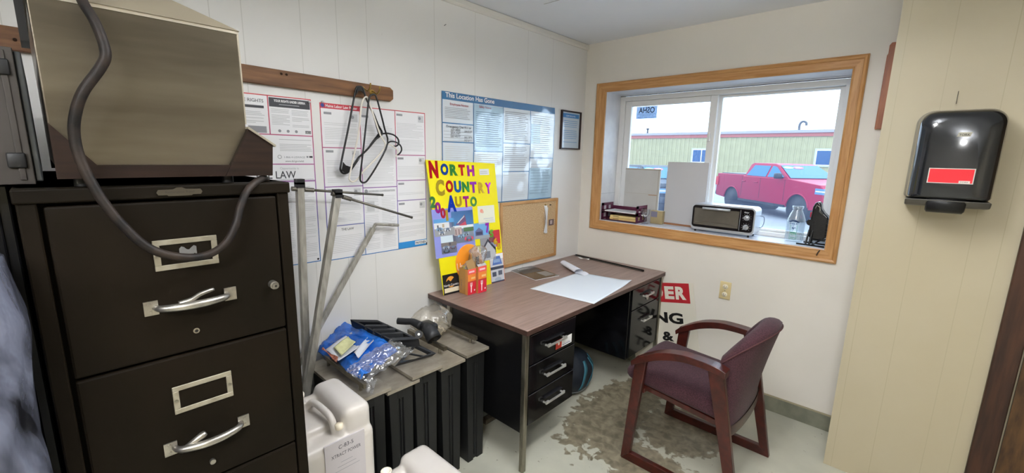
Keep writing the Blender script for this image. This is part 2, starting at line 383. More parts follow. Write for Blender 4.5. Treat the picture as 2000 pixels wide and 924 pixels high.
# unseen ceiling lamps; their hanging form and up-light are added to brighten the ceiling
def ceiling_lamp(x, y, lab, warm, W):
    z = 2.14
    t = thing('ceiling_light', (x, y, z-.03), lab, 'ceiling light', 'unseen strip lamps with an added up-light')
    m = MB(); m.box(x-.11, x+.11, y-.48, y+.48, z, z+.035, VINYL); m.build('housing', t, mods=[BEV(.01)])
    m = MB(); m.bbox(x-.10, x+.10, y-.46, y+.46, z-.022, z-.001, mat('lamp_diffuser', '#ffffff', .5, emit='#fff6ec', estr=1.2), .008).build('diffuser', t)
    for dy in (-.35, .35): MB().cyl((x, y+dy, z+.035), (x, y+dy, ZC-.001), .004, CHROME, 8).build('hanger_rod', t)
    for nm, dz, k, rx in (('lamp_glow_down', .0, 1-UPF, 0), ('added_fill_up', .075, UPF, math.pi)):
        ld = bpy.data.lights.new(nm, 'AREA'); ld.shape = 'RECTANGLE'; ld.size = .18; ld.size_y = .92; ld.energy = W*k; ld.color = warm
        lo = bpy.data.objects.new(nm, ld); COL.objects.link(lo); lo.parent = t; lo.location = (0, 0, dz); lo.rotation_euler = (rx, 0, 0)
    return t
ceiling_lamp(1.55, -1.80, 'unseen white ceiling light above the chair and desk', (.985, .985, .98), LAMP_W)
ceiling_lamp(2.2, -3.75, 'unseen white ceiling light at the back of the room', (.985, .985, .98), LAMP_W*2.1)

# ------------------------------------------------------------------ filing cabinet
OLIVE = mat('dark_olive_enamel', '#120e08', .55, spec=.1, col2='#18120b', nscale=5, bump=.04, bscale=120)
OLIVE2 = mat('dark_olive_worn_edge', '#57503f', .5)
ALU = mat('satin_aluminium', '#bdb8ae', .36, .9, col2='#94908a', nscale=30)
HOLDER = mat('label_holder_metal', '#a39c8b', .5, .5, col2='#8f8876', nscale=40)
fx = .91; fy0, fy1 = -2.957, -2.545; FT = 1.466
cab = thing('filing_cabinet', (.55, -2.75, 0), 'dark olive steel filing cabinet with aluminium handles standing at the left', 'filing cabinet')
m = MB()
m.box(.16, fx-.03, fy0, fy1, .0, FT, OLIVE)
m.box(fx-.03, fx, fy0, fy0+.024, 0, FT-.022, OLIVE).box(fx-.03, fx, fy1-.024, fy1, 0, FT-.022, OLIVE)
m.box(fx-.03, fx, fy0, fy1, 0, .175, OLIVE)
m.box(.155, fx+.005, fy0-.003, fy1+.003, FT-.024, FT, OLIVE)
m.build('body', cab, mods=[BEV(.003)])
dz = [(1.127, FT-.030), (.824, 1.122), (.521, .819), (.218, .516)]
for i, (z0, z1) in enumerate(dz):
    m = MB(); m.box(fx-.028, fx+.001, fy0+.030, fy1-.027, z0, z1, OLIVE)
    d = m.build('drawer', cab, mods=[BEV(.004)])
    cy = -2.7445; lz = z0+.205; x = fx+.001
    m = MB(frame((x, cy, lz), (0, 1, 0), (0, 0, 1)))
    W_, H_ = .052, .030; tt = .0105
    m.box(-W_, W_, -H_, -H_+tt, 0, .0025, HOLDER).box(-W_, W_, H_-tt, H_, 0, .0025, HOLDER).box(-W_, -W_+tt, -H_+tt, H_-tt, 0, .0025, HOLDER).box(W_-tt, W_, -H_+tt, H_-tt, 0, .0025, HOLDER)
    for sx in (-1, 1): m.cyl((sx*(W_-.005), 0, .0025), (sx*(W_-.005), 0, .0045), .003, STEEL, 10)
    if i == 0: m.grid(lambda a, b_: (-.012+.028*a, -.006+.016*b_+.004*math.sin(a*9), .001+.002*abs(math.sin(a*7+b_*5))), 8, 5, thin('tape_scrap', '#b0a89c', .12, .15, .3))
    m.build('label_holder', d, mods=[BEV(.0008, 1)])
    hz = z0+.105
    m = MB(frame((x, cy, hz), (0, 1, 0), (0, 0, 1)))
    for sx in (-1, 1):
        m.box(sx*.066-.011, sx*.066+.011, -.014, .014, 0, .003, ALU)
        for sy in (-1, 1): m.cyl((sx*.068, sy*.008, .003), (sx*.068, sy*.008, .005), .003, ALU, 10)
    pts = [(-.060, 0, .002), (-.056, 0, .014), (-.045, 0, .023), (-.02, 0, .031), (0, 0, .033), (.02, 0, .031), (.045, 0, .023), (.056, 0, .014), (.060, 0, .002)]
    m.tube(spline(pts, 4), [.0052+.0028*math.sin(math.pi*k/32) for k in range(33)], ALU, 12)
    h = m.build('handle', d)
    if i < 2:
        m = MB(frame((x, cy, hz), (0, 1, 0), (0, 0, 1)))
        lp = [(-.026, .005, .022), (-.006, .009, .025), (.010, .017, .023), (.034, .021, .018)] if i == 0 else [(-.050, -.010, .010), (-.038, .002, .018), (-.022, .012, .021), (-.008, .017, .020)]
        m.tube(spline(lp, 4), [.0050, .0052, .0054, .0054, .0054, .0052, .005, .0048, .0046, .0044, .0042, .004, .0036] if i == 0 else [.0045, .005, .0055, .006, .006, .0062, .0064, .0066, .0070, .0074, .0074, .0068, .0045], ALU, 10)
        m.build('thumb_latch', h)
    if i == 0:
        m = MB(frame((x, -2.595, 1.236), (0, 1, 0), (0, 0, 1)))
        m.cyl((0, 0, 0), (0, 0, .016), .009, ALU, 18).cyl((0, 0, .016), (0, 0, .024), .0068, ALU, 16).cyl((0, 0, .024), (0, 0, .0245), .0025, flat('#1a1a1a'), 8)
        m.build('lock', d)
    m = MB(frame((x, cy, z0+.04 if i == 0 else hz-.065), (0, 1, 0), (0, 0, 1)))
    m.cyl((0, 0, 0), (0, 0, .002 if i == 0 else .007), .0055, HOLDER if i == 0 else ALU, 16)
    if i == 0: m.cyl((0, 0, .002), (0, 0, .0025), .0032, flat('#15130f'), 12)
    m.build('button', d)
m = MB(frame((fx+.0055, -2.7445, FT-.013), (0, 1, 0), (0, 0, 1)))
m.prism([(-.036, 0), (-.033, .005), (-.010, .0055), (-.004, .009), (.004, .009), (.010, .0055), (.033, .005), (.036, 0), (.033, -.005), (.020, -.005), (.018, -.007), (-.018, -.007), (-.020, -.005), (-.033, -.005)], 0, .0018, mat('aged_nameplate', '#453f34', .5, .4))
m.text('Remington Rand', 0, -.0015, .002, .006, flat('#2a2620'), center=True, fit=.045)
m.build('nameplate', cab)

# dark cabinet to the left, almost black in the photo
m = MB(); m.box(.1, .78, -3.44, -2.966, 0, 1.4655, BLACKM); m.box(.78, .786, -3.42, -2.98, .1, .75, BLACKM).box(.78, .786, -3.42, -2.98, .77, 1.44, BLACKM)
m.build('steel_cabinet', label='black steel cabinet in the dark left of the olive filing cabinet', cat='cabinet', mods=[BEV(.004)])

# ------------------------------------------------------------------ ribbed grey case at the far left
GREYCASE = mat('grey_taupe_case', '#3a3531', .55, .1, col2='#332f2b', nscale=3)
t = thing('equipment_case', (.6, -3.13, 1.467), 'grey ribbed metal case with black clips at the left edge of the photo', 'case')
ztc = at(50, 96, 'x', .86).z
m = MB(); m.box(.32, .86, -3.34, -2.930, 1.471, ztc, GREYCASE)
for k in range(10): m.box(.86, .8625, -3.325+.042*k, -3.317+.042*k, 1.478, ztc-.005, GREYCASE)
m.build('body', t, mods=[BEV(.003)])
m = MB(); m.box(.33, .85, -2.930, -2.921, 1.475, ztc-.004, mat('pale_side_panel', '#53575c', .3, .6)); m.build('side_panel', t, mods=[BEV(.002)])
for z in (at(78, 328, 'x', .86).z, at(45, 150, 'x', .86).z):
    m = MB(); m.bbox(.8605, .8665, -2.958, -2.936, z, z+.025, BLACKP, .0025, 2); m.build('clip', t)
for a, b_ in ((.36, -3.31), (.76, -3.31), (.36, -2.945), (.76, -2.945)): MB().cyl((a, b_, 1.4665), (a, b_, 1.4715), .012, BLACKP, 12).build('rubber_foot', t)

# ------------------------------------------------------------------ stainless warmer on the filing cabinet
SSP = mat('dull_stainless_panel', '#7a7263', .30, .75, col2='#544d41', nscale=2.6, stretch=(1, .5, 3.5), nfac=(.36, .64), bump=.04, bscale=150)
SSE = mat('bright_stainless_edge', '#c9c1b2', .3, .8)
WGL = mat('wood_grain_laminate', '#271a12', .55, spec=.2, col2='#180f0a', nscale=7, stretch=(3, 1, 14), nfac=(.3, .7), bump=.05)
wx = .885
t = thing('countertop_food_warmer', (.6, -2.755, FT), 'stainless countertop food warmer with wood-grain feet on top of the filing cabinet', 'food warmer')
a0, a1 = -2.905, -2.612
m = MB(); m.box(.33, wx, a0, a1, 1.502, 1.776, SSP); m.build('body', t, mods=[BEV(.002)])
m = MB(); m.add([(wx+.004, a0-.004, 1.776), (wx+.004, a1+.004, 1.776), (.32, a1+.004, 1.776), (.32, a0-.004, 1.776),
                 (wx-.08, a0+.10, 1.83), (wx-.08, a1-.09, 1.83), (.42, a1-.09, 1.83), (.42, a0+.10, 1.83)],
                [(0, 1, 5, 4), (1, 2, 6, 5), (2, 3, 7, 6), (3, 0, 4, 7), (4, 5, 6, 7), (3, 2, 1, 0)], mat('hood_metal_lit', '#8d8370', .5, .3))  # light falling on the hood is put into this lighter colour
m.build('hood', t)
m = MB(); m.box(wx-.012, wx-.002, a1, a1+.0025, 1.59, 1.776, SSE).box(wx, wx+.0015, a0, a1, 1.770, 1.777, SSE); m.build('edge_trim', t)
m = MB(); m.box(.90-.012, .90, a0+.02, a1-.03, 1.481, 1.504, WGL); m.build('base_rail', t)
MB().box(.34, .352, a0+.02, a1-.03, 1.481, 1.504, WGL).build('base_rail', t)
for s_, yb, lab in ((1, a1, None), (-1, a0, None)):
    pg = [(-.050, 0), (0, .098), (.045, .066), (.040, 0)] if s_ > 0 else [(-.068, 0), (-.0, .092), (.0, .0)]
    for k, (xx0, xx1) in enumerate(((.872, .902), (.33, .36))):
        m = MB(frame((0, yb, 1.481), (0, 1, 0), (0, 0, 1)))
        # polygon in (y, z), extruded along x
        pp = [(s_*u, v) for u, v in pg]
        if s_ < 0: pp = pp[::-1]
        m.prism(pp, xx0, xx1, WGL)
        f_ = m.build('foot', t)
        if s_ < 0: continue
        m = MB(frame((0, yb, 1.481), (0, 1, 0), (0, 0, 1)))
        tp = [(s_*-.002, .099), (s_*.050, .0625), (s_*.051, .0665), (s_*.0, .103)]
        if s_ > 0: tp = tp[::-1]
        m.prism(tp, xx0, xx1+.003, SSE); m.build('cap_strip', f_)
for y in (a0+.03, a1-.04):
    for x in (.87, .37): MB().cyl((x, y, FT+.0005), (x, y, 1.482), .011, BLACKP, 14).build('rubber_foot', t)
cpx = [(155, -30), (160, 0), (188, 48), (206, 102), (196, 132), (163, 178), (148, 220), (145, 262), (157, 312), (190, 376), (232, 432), (290, 484), (350, 502), (402, 499), (440, 476), (460, 440), (470, 402), (486, 368), (512, 349)]
cx_ = [.91, .93, .95, .96, .96, .96, .955, .95, .95, .955, .96, .965, .965, .96, .955, .95, .94, .925, .90]
cp = [at(px, py, 'x', xx) for (px, py), xx in zip(cpx, cx_)]
cp = [Vector((.80, cp[0].y, 1.84)), Vector((.87, cp[0].y, 1.835))]+cp[:-1]+[at(512, 349, 'x', .895), at(520, 351, 'x', .85)]
m = MB(); m.tube(spline(cp, 6), .0076, mat('worn_rubber_cord', '#100d0c', .55, spec=.3, col2='#2c231d', nscale=30, bump=.1)); m.build('power_cord', t)
# dark corner bracket seen at its upper left
m = MB(); m.box(.80, .875, a0-.014, a0-.004, 1.70, 1.80, BLACKM).box(.84, .895, a0-.035, a0-.004, 1.772, 1.80, BLACKM); m.build('bracket', t)

# ------------------------------------------------------------------ plastic-wrapped roll at lower left
FILM = mat('clear_film_glints', '#898ea3', .25, .35, col2='#24252b', nscale=5, nfac=(.42, .60), stretch=(1, 1, .7), bump=1.0, bscale=26, dist=1.5)  # blue-white highlights on the clear film are put into this colour mix
TANW = mat('tan_crumpled_wrap', '#a08a62', .4, .2, bump=.8, nscale=22)
def wrapfn(a, b_):
    th = a*2*math.pi; z = 1.372*b_; k = max(0, (b_-.93)/.07)
    r_ = (.168+.006*math.sin(z*5))*(1-.10*k)
    p = Vector((.975+r_*math.cos(th)*1.05, -3.126+r_*math.sin(th), z))
    nn = noise.noise(Vector((math.cos(th)*3, math.sin(th)*3, z*5)))*.010+noise.noise(Vector((math.cos(th)*9, math.sin(th)*9, z*14)))*.004
    p += Vector((math.cos(th), math.sin(th), 0))*(nn-.008); return p
t = thing('wrapped_roll', (.975, -3.126, 0), 'tall dark roll in crumpled clear plastic film at the lower left corner', 'roll')
m = MB(); m.grid(wrapfn, 90, 120, FILM, closed_u=True)
m.build('film', t)
m = MB(); m.lathe([(0, 0), (.12, 0), (.12, 1.33), (0, 1.33)], mat('dark_core', '#17171a', .6), c=(.975, -3.126, 0)); m.build('core', t)
m = MB()
m.grid(lambda a, b_: Vector((.975+.135*math.cos(a*2*math.pi)*(1.02-b_*.5)+.01*noise.noise(Vector((a*20, b_*9, 1))), -3.126+.135*math.sin(a*2*math.pi)*(1.02-b_*.5)+.012*noise.noise(Vector((a*17, b_*9, 5))), 1.335+.045*b_+.012*noise.noise(Vector((a*22, b_*7, 3))))), 50, 8, TANW, closed_u=True)
m.build('crumpled_top', t)

# ------------------------------------------------------------------ desk
WAL = mat('walnut_laminate', '#998178', .36, col2='#7d6860', nscale=9, nfac=(.3, .7), stretch=(9, .6, 9), detail=8, bump=.02)
WALE = mat('walnut_edge', '#4f3831', .4, col2='#3a2822', nscale=9, stretch=(2, 2, 9))
GLOSSB = mat('gloss_black_enamel', '#0a0a0c', .12, col2='#0f0f12', nscale=3)
DX, DY0, DY1 = .7592, -1.508, -.012; DT = .75
dk = thing('desk', (.38, -.76, 0), 'walnut-top desk with black drawer pedestals against the left wall', 'desk')
m = MB(); m.box(.003, DX, DY0, DY1, DT-.004, DT, WAL).box(.004, DX-.001, DY0+.001, DY1-.001, DT-.028, DT-.004, WALE); m.build('desktop', dk, mods=[BEV(.0015)])
LEGM = mat('brushed_leg_steel', '#a19c8e', .35, .9, col2='#6f6a5d', nscale=12, stretch=(3, 3, .6))
for lx in (.17, .722):
    for ly in (DY0+.006, DY1-.031):
        m = MB(); m.box(lx, lx+.025, ly, ly+.025, .001, DT-.028, LEGM); m.build('leg', dk, mods=[BEV(.002)])
for y0, y1, n_ in ((DY0+.032, -1.083, 3), (-.465, DY1-.034, 2)):
    m = MB(); m.box(.10, .727, y0, y1, .225, DT-.03, GLOSSB); p = m.build('pedestal', dk, mods=[BEV(.003)])
    zs = [.708, .553, .402, .238] if n_ == 3 else [.708, .565, .238]
    for i in range(n_):
        m = MB(); m.box(.727, .740, y0+.012, y1-.008, zs[i+1]+.004, zs[i]-.003, GLOSSB)
        m.box(.7395, .7412, y0+.012, y1-.008, zs[i]-.005, zs[i]-.003, mat('bright_edge', '#8a8a90', .2, .8))
        d = m.build('drawer', p, mods=[BEV(.0025)])
        hz = (zs[i]-.070) if n_ == 3 else ((zs[i]-.06) if i == 0 else .475); hy = (y0+y1)/2+.005
        m = MB(frame((.741, hy, hz), (0, 1, 0), (0, 0, 1)))
        hw, hh = (.072, .012) if n_ == 3 else (.058, .010)
        m.tube([(-hw, -hh, 0), (-hw, -hh, .022), (hw, -hh, .022), (hw, -hh, 0)], .0055, CHROME, 4)
        m.box(-hw-.006, -hw+.016, -hh-.005, -hh+.010, .017, .025, CHROME).box(hw-.016, hw+.006, -hh-.005, -hh+.010, .017, .025, CHROME)
        m.box(-hw, hw, hh-.002, hh+.0, 0, .012, mat('dim_chrome', '#606066', .25, .9))
        m.build('handle', d)
        if n_ == 3 and i == 0:
            m = MB(frame((.7415, 0, 0), (0, 1, 0), (0, 0, 1))); q = lambda x_, y_: at(x_, y_, 'x', .7415)
            u0 = q(1085, 685).y; u1 = q(1116, 668).y; um = u0+.36*(u1-u0)
            m.box(u0, um, .571, .618, 0, .0006, flat('#b23a2c')).box(um, u1, .571, .618, 0, .0006, WHITEP)
            m.lathe([(0, .0), (.008, .0)], flat('#f1e6dc'), c=((u0+um)/2, .597, .0012))
            m.box(um+.008, u1-.01, .578, .581, .0006, .0012, flat('#3b4a7a')).box(um+.02, u1-.02, .586, .588, .0006, .0012, GREYTXT)
            m.build('sticker', d)
m = MB(); m.lathe([(0, 0), (.013, 0), (.013, .007), (.006, .009), (0, .009)], CHROME, M=frame((.7405, -.245, .61), (0, 1, 0), (0, 0, 1))); m.build('lock', dk)
m = MB(); m.box(.10, .112, -1.083, -.465, .30, DT-.03, BLACKM).box(.112, .72, -1.479, -1.083, .705, DT-.029, BLACKM); m.build('modesty_panel', dk)
m = MB(); m.box(.11, .726, DY0+.020, DY0+.033, .20, DT-.03, BLACKM); m.build('side_panel', dk)

# ------------------------------------------------------------------ chair
CHW = mat('mahogany_frame', '#4a1a12', .3, col2='#2e0f0a', nscale=8, nfac=(.3, .7), stretch=(3, 3, 3), dist=.8, coat=.12)
CHF = mat('plum_tweed', '#33191f', .95, col2='#4a2a33', nscale=220, nfac=(.4, .62), bump=.35, bscale=320, sheen=.08, detail=2)
ch = thing('guest_chair', (1.3, -.76, 0), 'mahogany guest chair with plum tweed seat and curved back', 'chair')
def quadbar(poly, y0, y1, m_): return m_.prism(poly, -y1, -y0, CHW, frame((0, 0, 0), (1, 0, 0), (0, 0, 1)))
for y0, y1 in ((-1.052, -1.022), (-.512, -.482)):
    m = MB(); quadbar([(1.031, .0), (1.078, .045), (1.132, .60), (1.072, .575)], y0, y1, m); m.build('leg', ch, mods=[BEV(.004)])
    m = MB(); quadbar([(1.598, .0), (1.472, .645), (1.405, .645), (1.548, .045)], y0, y1, m); m.build('leg', ch, mods=[BEV(.004)])
    m = MB(); quadbar([(1.033, .0), (1.598, .0), (1.548, .048), (1.078, .048)], y0+.001, y1-.001, m); m.build('sled_rail', ch, mods=[BEV(.003)])
    yc = (y0+y1)/2
    top = spline([(1.058, .548), (1.085, .578), (1.13, .608), (1.20, .644), (1.29, .668), (1.37, .671), (1.44, .666), (1.486, .652)], 4) if False else None
    tp = [(1.055, .552), (1.085, .580), (1.135, .612), (1.20, .645), (1.29, .667), (1.37, .669), (1.44, .664), (1.487, .650)]
    bt = [(1.487, .618), (1.44, .632), (1.37, .637), (1.29, .632), (1.20, .606), (1.135, .574), (1.085, .548), (1.060, .528)]
    def sp2(a): return [(p.x, p.y) for p in spline([(x, z, 0) for x, z in a], 4)]
    m = MB(); m.prism(sp2(tp)[::-1]+sp2(bt)[::-1], -yc-.030, -yc+.030, CHW, frame((0, 0, 0), (1, 0, 0), (0, 0, 1))); m.build('armrest', ch, mods=[BEV(.008, 3)])
def seatfn(a, b_):
    # superellipse cross-section swept from front to back
    x = .990+.482*b_; th = a*2*math.pi
    hw = .236; top = .492-.028*b_; bot = .408-.045*b_
    k = min(1, (b_*.482)/.045); k2 = min(1, ((1-b_)*.482)/.03)
    k = max(0, k); k2 = max(0, k2); rr = max(0, 1-(1-k)**2)**.5*max(0, 1-(1-k2)**2)**.5
    c = math.copysign(abs(math.cos(th))**.35, math.cos(th)); s_ = math.copysign(abs(math.sin(th))**.55, math.sin(th))
    zc = (top+bot)/2; hz = (top-bot)/2
    crown = .012*(1-(c*.9)**2)*(1 if s_ > 0 else 0)
    return (x-.010*math.cos(c*1.5)*0, -.757+hw*c*(.85+.15*rr), zc+hz*s_*max(rr, .02)+crown*rr)
m = MB(); m.grid(seatfn, 56, 40, CHF, closed_u=True); m.build('seat', ch)
m = MB(); m.box(1.075, 1.118, -1.02, -.514, .385, .408, CHW); quadbar([(1.10, .385), (1.10, .41), (1.45, .375), (1.45, .35)], -.985, -.965, m); quadbar([(1.10, .385), (1.10, .41), (1.45, .375), (1.45, .35)], -.55, -.53, m)
m.build('seat_frame', ch, mods=[BEV(.002)])
def backpt(s_, h, out):
    """s_ -1..1 across, h 0..1 up, out 0 inner 1 outer"""
    h = max(0, min(1, h)); ht = h
    dep = .03+.15*ht                       # how deep the barrel is at this height
    yy = .238*math.sin(s_*math.pi/2*.98)
    xm = 1.530+.085*h**1.3                 # rear-most point of the shell
    x = xm-dep*(1-math.cos(s_*math.pi/2*.98))
    ztop = .815-.150*abs(s_)**2.2
    z = .375+(ztop-.375)*h
    nx, ny = math.cos(s_*1.45), math.sin(s_*1.45)
    th = (.052+.034*h)*(1-.22*abs(s_))
    return Vector((x-(1-out)*th*nx, -.757+yy-(1-out)*th*ny, z))
m = MB(); N1, N2 = 40, 26
loop = []
def backfn(a, b_):
    s_ = -1+2*a; t_ = b_
    # outer bottom -> outer top -> rounded rim -> inner bottom
    if t_ < .42: return backpt(s_, t_/.42*.97, 1)
    if t_ < .58:
        k = (t_-.42)/.16; p = backpt(s_, .97, 1).lerp(backpt(s_, .97, 0), .5-.5*math.cos(k*math.pi)); p.z += .020*math.sin(k*math.pi); return p
    return backpt(s_, .97*(1-(t_-.58)/.42), 0)
m.grid(backfn, 41, 40, CHF)
for e in (0, 1):
    vs = [backfn(e, j/39) for j in range(40)]
    m.add(vs, [tuple(range(40)) if e else tuple(range(40))[::-1]], CHF)
m.tube([backpt(-1+2*i/30, .955, 1)+Vector((.002, 0, 0)) for i in range(31)], .0035, mat('tweed_piping', '#4a2a2c', .9), 8)
m.build('backrest', ch)
m = MB()
def strip(a, b_): p = backpt(-1+2*a, 0, 1); return Vector((p.x+.004-.012*0, p.y, .378-.052*b_))
m.grid(strip, 31, 2, CHW); m.grid(lambda a, b_: strip(a, b_)-Vector((.022, 0, 0)), 31, 2, CHW)
m.grid(lambda a, b_: strip(a, 1)-Vector((.022*b_, 0, 0)), 31, 2, CHW)
m.build('back_rail', ch)

# ------------------------------------------------------------------ coat rail and hangers
RAILW = mat('worn_brown_rail', '#7d5634', .55, col2='#5b3a20', nscale=8, stretch=(4, .7, 8), bump=.1)
t = thing('coat_rail', (.012, -2.45, 1.79), 'long brown wooden coat rail screwed to the left wall above the posters', 'coat rail')
m = MB(); fr = frame((0, 0, 0), (0, 1, 0), (0, 0, 1))
m.prism([(-3.35, 1.806), (-1.722, 1.785), (-1.706, 1.797), (-1.706, 1.838), (-1.722, 1.850), (-3.35, 1.872)], .001, .022, RAILW, fr); m.build('board', t, mods=[BEV(.003)])
BRASS = mat('brass_hook', '#a88b4a', .3, .9)
for (px, py) in ((708, 174), (726, 180)):
    p = at(px, py, 'x', .022); m = MB()
    m.cyl((.0222, p.y, p.z), (.026, p.y, p.z), .012, BRASS, 14)
    m.tube(spline([(.024, p.y, p.z+.004), (.045, p.y, p.z-.002), (.070, p.y, p.z-.012), (.092, p.y, p.z+.002), (.096, p.y, p.z+.02)], 4), .0035, BRASS, 8)
    m.build('hook', t)
for y in (-2.22, -2.20, -2.90, -2.93): MB().cyl((.022, y, 1.832 if y < -2.5 else 1.842), (.026, y, 1.83 if y < -2.5 else 1.84), .0045, mat('rusty_screw', '#3b281b', .6, .4), 10).build('screw', t)
def pxl(pts, x, s=4.2, ox=650, oy=150): return [at(ox+a/s, oy+b_/s, 'x', x) for a, b_ in pts]
HB = mat('black_hanger_plastic', '#121214', .35); HW = mat('white_hanger_plastic', '#e6e0d6', .4)
def hanger(x, loop, hook, webs, mm, r_, lab):
    t = thing('clothes_hanger', tuple(pxl([loop[0]], x)[0]), lab, 'hanger')
    m = MB(); P = spline(pxl(loop, x), 3, True)
    for p in P: p.x = x+.012*math.sin(p.y*20)
    m.tube(P, r_, mm, 8, closed=True)
    for wb in webs:
        q = pxl(wb, x); m.prism([(p.y, p.z) for p in q], x-.002, x+.002, mm, fr)
    m.build('frame', t)
    m = MB(); H = spline(pxl(hook, x), 4); H = [Vector((x+.012*math.sin(p.y*20), p.y, p.z)) for p in H]; m.tube(H, r_*.9, mm if mm is HW else HB, 8); m.build('hook', t)
hanger(.050, [(215, 80), (195, 100), (175, 210), (130, 460), (75, 715), (72, 770), (100, 795), (140, 780), (180, 725), (215, 665), (240, 640), (285, 590), (345, 510), (395, 468), (360, 395), (330, 315), (295, 240), (262, 150), (245, 90)],
       [(395, 468), (440, 464), (500, 478), (540, 510), (546, 548), (525, 568), (498, 570)],
       [[(85, 700), (105, 725), (140, 738), (175, 725), (225, 665), (150, 775), (110, 795), (72, 770)], [(190, 150), (200, 90), (240, 82), (262, 150), (235, 118), (210, 115)], [(300, 560), (345, 500), (372, 465), (352, 400), (330, 320), (360, 390), (398, 468)]], HB, .0045, 'thick black plastic hanger on the left brass hook, its wide end lowest')
hanger(.078, [(318, 148), (296, 170), (285, 260), (268, 450), (250, 640), (232, 820), (240, 862), (264, 868), (292, 840), (370, 700), (440, 545), (415, 430), (380, 290), (345, 160)],
       [(440, 545), (470, 530), (520, 538), (560, 565), (570, 600), (553, 628), (532, 640)],
       [], HB, .0042, 'thin black tube hanger, hanging on the right brass hook in front of the others')
hanger(.064, [(270, 165), (238, 230), (215, 480), (150, 800), (148, 845), (175, 862), (212, 838), (260, 770), (380, 630), (420, 555), (380, 480), (330, 330), (290, 200)],
       [(420, 555), (470, 560), (520, 590), (538, 625), (515, 655)], [], HW, .004, 'white plastic hanger tangled between the two black hangers')

# ------------------------------------------------------------------ posters on the left wall
PAPER = mat('poster_paper', '#e9e9ec', .35); LAM = mat('laminated_paper', '#dfe8f0', .3, coat=1, bump=.6, bscale=6)
RED = flat('#c8444f'); PURP = flat('#a1609c'); BLU = flat('#3f7fb8'); RED = RED; BLUD = mat('laminated_blue', '#2f6fa3', .3, coat=.9); LTBL = mat('laminated_pale_blue', '#a9c9dd', .3, coat=.9)
for m_ in (LAM, BLUD, LTBL):
    b_ = m_.node_tree.nodes['Principled BSDF']; b_.inputs['Coat IOR'].default_value = 2.1; b_.inputs['Coat Roughness'].default_value = .09; b_.inputs['Coat Weight'].default_value = 1
def vcol(z, z0, z1):
    k = (z-z0)/(z1-z0)
    a = (200, 68, 79); b_ = (150, 90, 160); c = (63, 127, 184)
    q = [a[i]+(b_[i]-a[i])*(1-k)*2 if k > .5 else b_[i]+(c[i]-b_[i])*(.5-k)*2 for i in range(3)]
    return flat('#%02x%02x%02x' % tuple(int(v_/8)*8 for v_ in q))
def greek(m, u0, v0, u1, v1, w_, mm, step=.0085, thick=.0022, rnd=None):
    rnd = rnd or random.Random(int(u0*1000)+int(v0*977))
    v_ = v1-step
    while v_ > v0+thick:
        if rnd.random() > .12:
            e = u1-(u1-u0)*(rnd.random()*.5 if rnd.random() < .25 else rnd.random()*.06)
            m.rect(u0, v_, e, v_+thick, w_, mm)
        v_ -= step
G1 = flat('#b3b4b8'); G2 = flat('#c9cacd'); G3 = flat('#8c8d93'); DK = flat('#3a3a40')
def gradborder(m, y0, y1, z0, z1, w_=.0015, t_=.004):
    N = 14
    for y in (y0, y1-t_):
        for i in range(N):
            a = z0+(z1-z0)*i/N; b_ = z0+(z1-z0)*(i+1)/N; m.rect(y, a, y+t_, b_, w_, vcol((a+b_)/2, z0, z1))
def hline(m, y0, y1, z, z0, z1, t_=.004): m.rect(y0, z, y1, z+t_, .0016, vcol(z, z0, z1))
def vline(m, y, za, zb, z0, z1, t_=.004):
    N = 8
    for i in range(N):
        a = za+(zb-za)*i/N; b_ = za+(zb-za)*(i+1)/N; m.rect(y, a, y+t_, b_, .0016, vcol((a+b_)/2, z0, z1))
# poster A, partly behind the warmer and the cabinet
z0, z1, y0, y1 = 1.04, 1.756, -2.66, -2.100
m = MB(fr); m.box(y0, y1, z0, z1, .0, .0012, PAPER)
gradborder(m, y0, y1, z0, z1); hline(m, y0, y1, z0, z0, z1); hline(m, y0, y1, z1-.004, z0, z1)
hline(m, y0, y1, 1.599, z0, z1); hline(m, y0, y1, 1.479, z0, z1); vline(m, -2.274, 1.599, z1, z0, z1); hline(m, y0, y1, 1.408, z0, z1)
hline(m, y0, y1, 1.405, z0, z1, .002)
m.rect(-2.268, 1.712, -2.106, 1.748, .0016, DK); m.text('YOUR RIGHTS UNDER USERRA', -2.187, 1.732, .002, .013, WHITEP, center=True, fit=.125, bold=.035)
m.rect(-2.23, 1.721, -2.15, 1.724, .002, GREYTXT)
m.text('EMPLOYEE RIGHTS', -2.282-.150, 1.724, .002, .018, DARKTXT, fit=.144, hfit=.013); m.rect(-2.40, 1.702, -2.288, 1.712, .0018, DK)
greek(m, -2.262, 1.63, -2.19, 1.708, .0018, G1, .006, .0018); greek(m, -2.183, 1.63, -2.112, 1.708, .0018, G1, .006, .0018)
for k in range(3): m.lathe([(0, 0), (.006, 0)], G3, c=(-2.235+.033*k, 1.617, .0018))
m.rect(-2.132, 1.610, -2.108, 1.622, .0018, DK); m.text('USCA', -2.131, 1.612, .002, .01, WHITEP, fit=.022)
greek(m, -2.50, 1.64, -2.286, 1.698, .0018, G1, .006, .0018); m.rect(-2.35, 1.606, -2.284, 1.632, .0018, G3)
greek(m, -2.24, 1.532, -2.108, 1.588, .0018, G1, .0065, .002); m.text('1-866-4-USWAGE', -2.225, 1.506, .0018, .012, G3, fit=.085); m.text('www.dol.gov/whd', -2.222, 1.49, .0018, .011, DARKTXT, fit=.075)
m.rect(-2.134, 1.508, -2.126, 1.516, .0018, G3); m.rect(-2.122, 1.508, -2.108, 1.516, .0018, DK)
m.lathe([(.006, 0), (.008, 0)], G3, c=(-2.243, 1.511, .0018))
m.text('Opportunity is', -2.245, 1.459, .0018, .014, G1, fit=.075); m.text('THE LAW', -2.345, 1.421, .0018, .03, DK, fit=.162, bold=.01, hfit=.031)
m.rect(-2.30, 1.415, -2.11, 1.4165, .0018, G3)
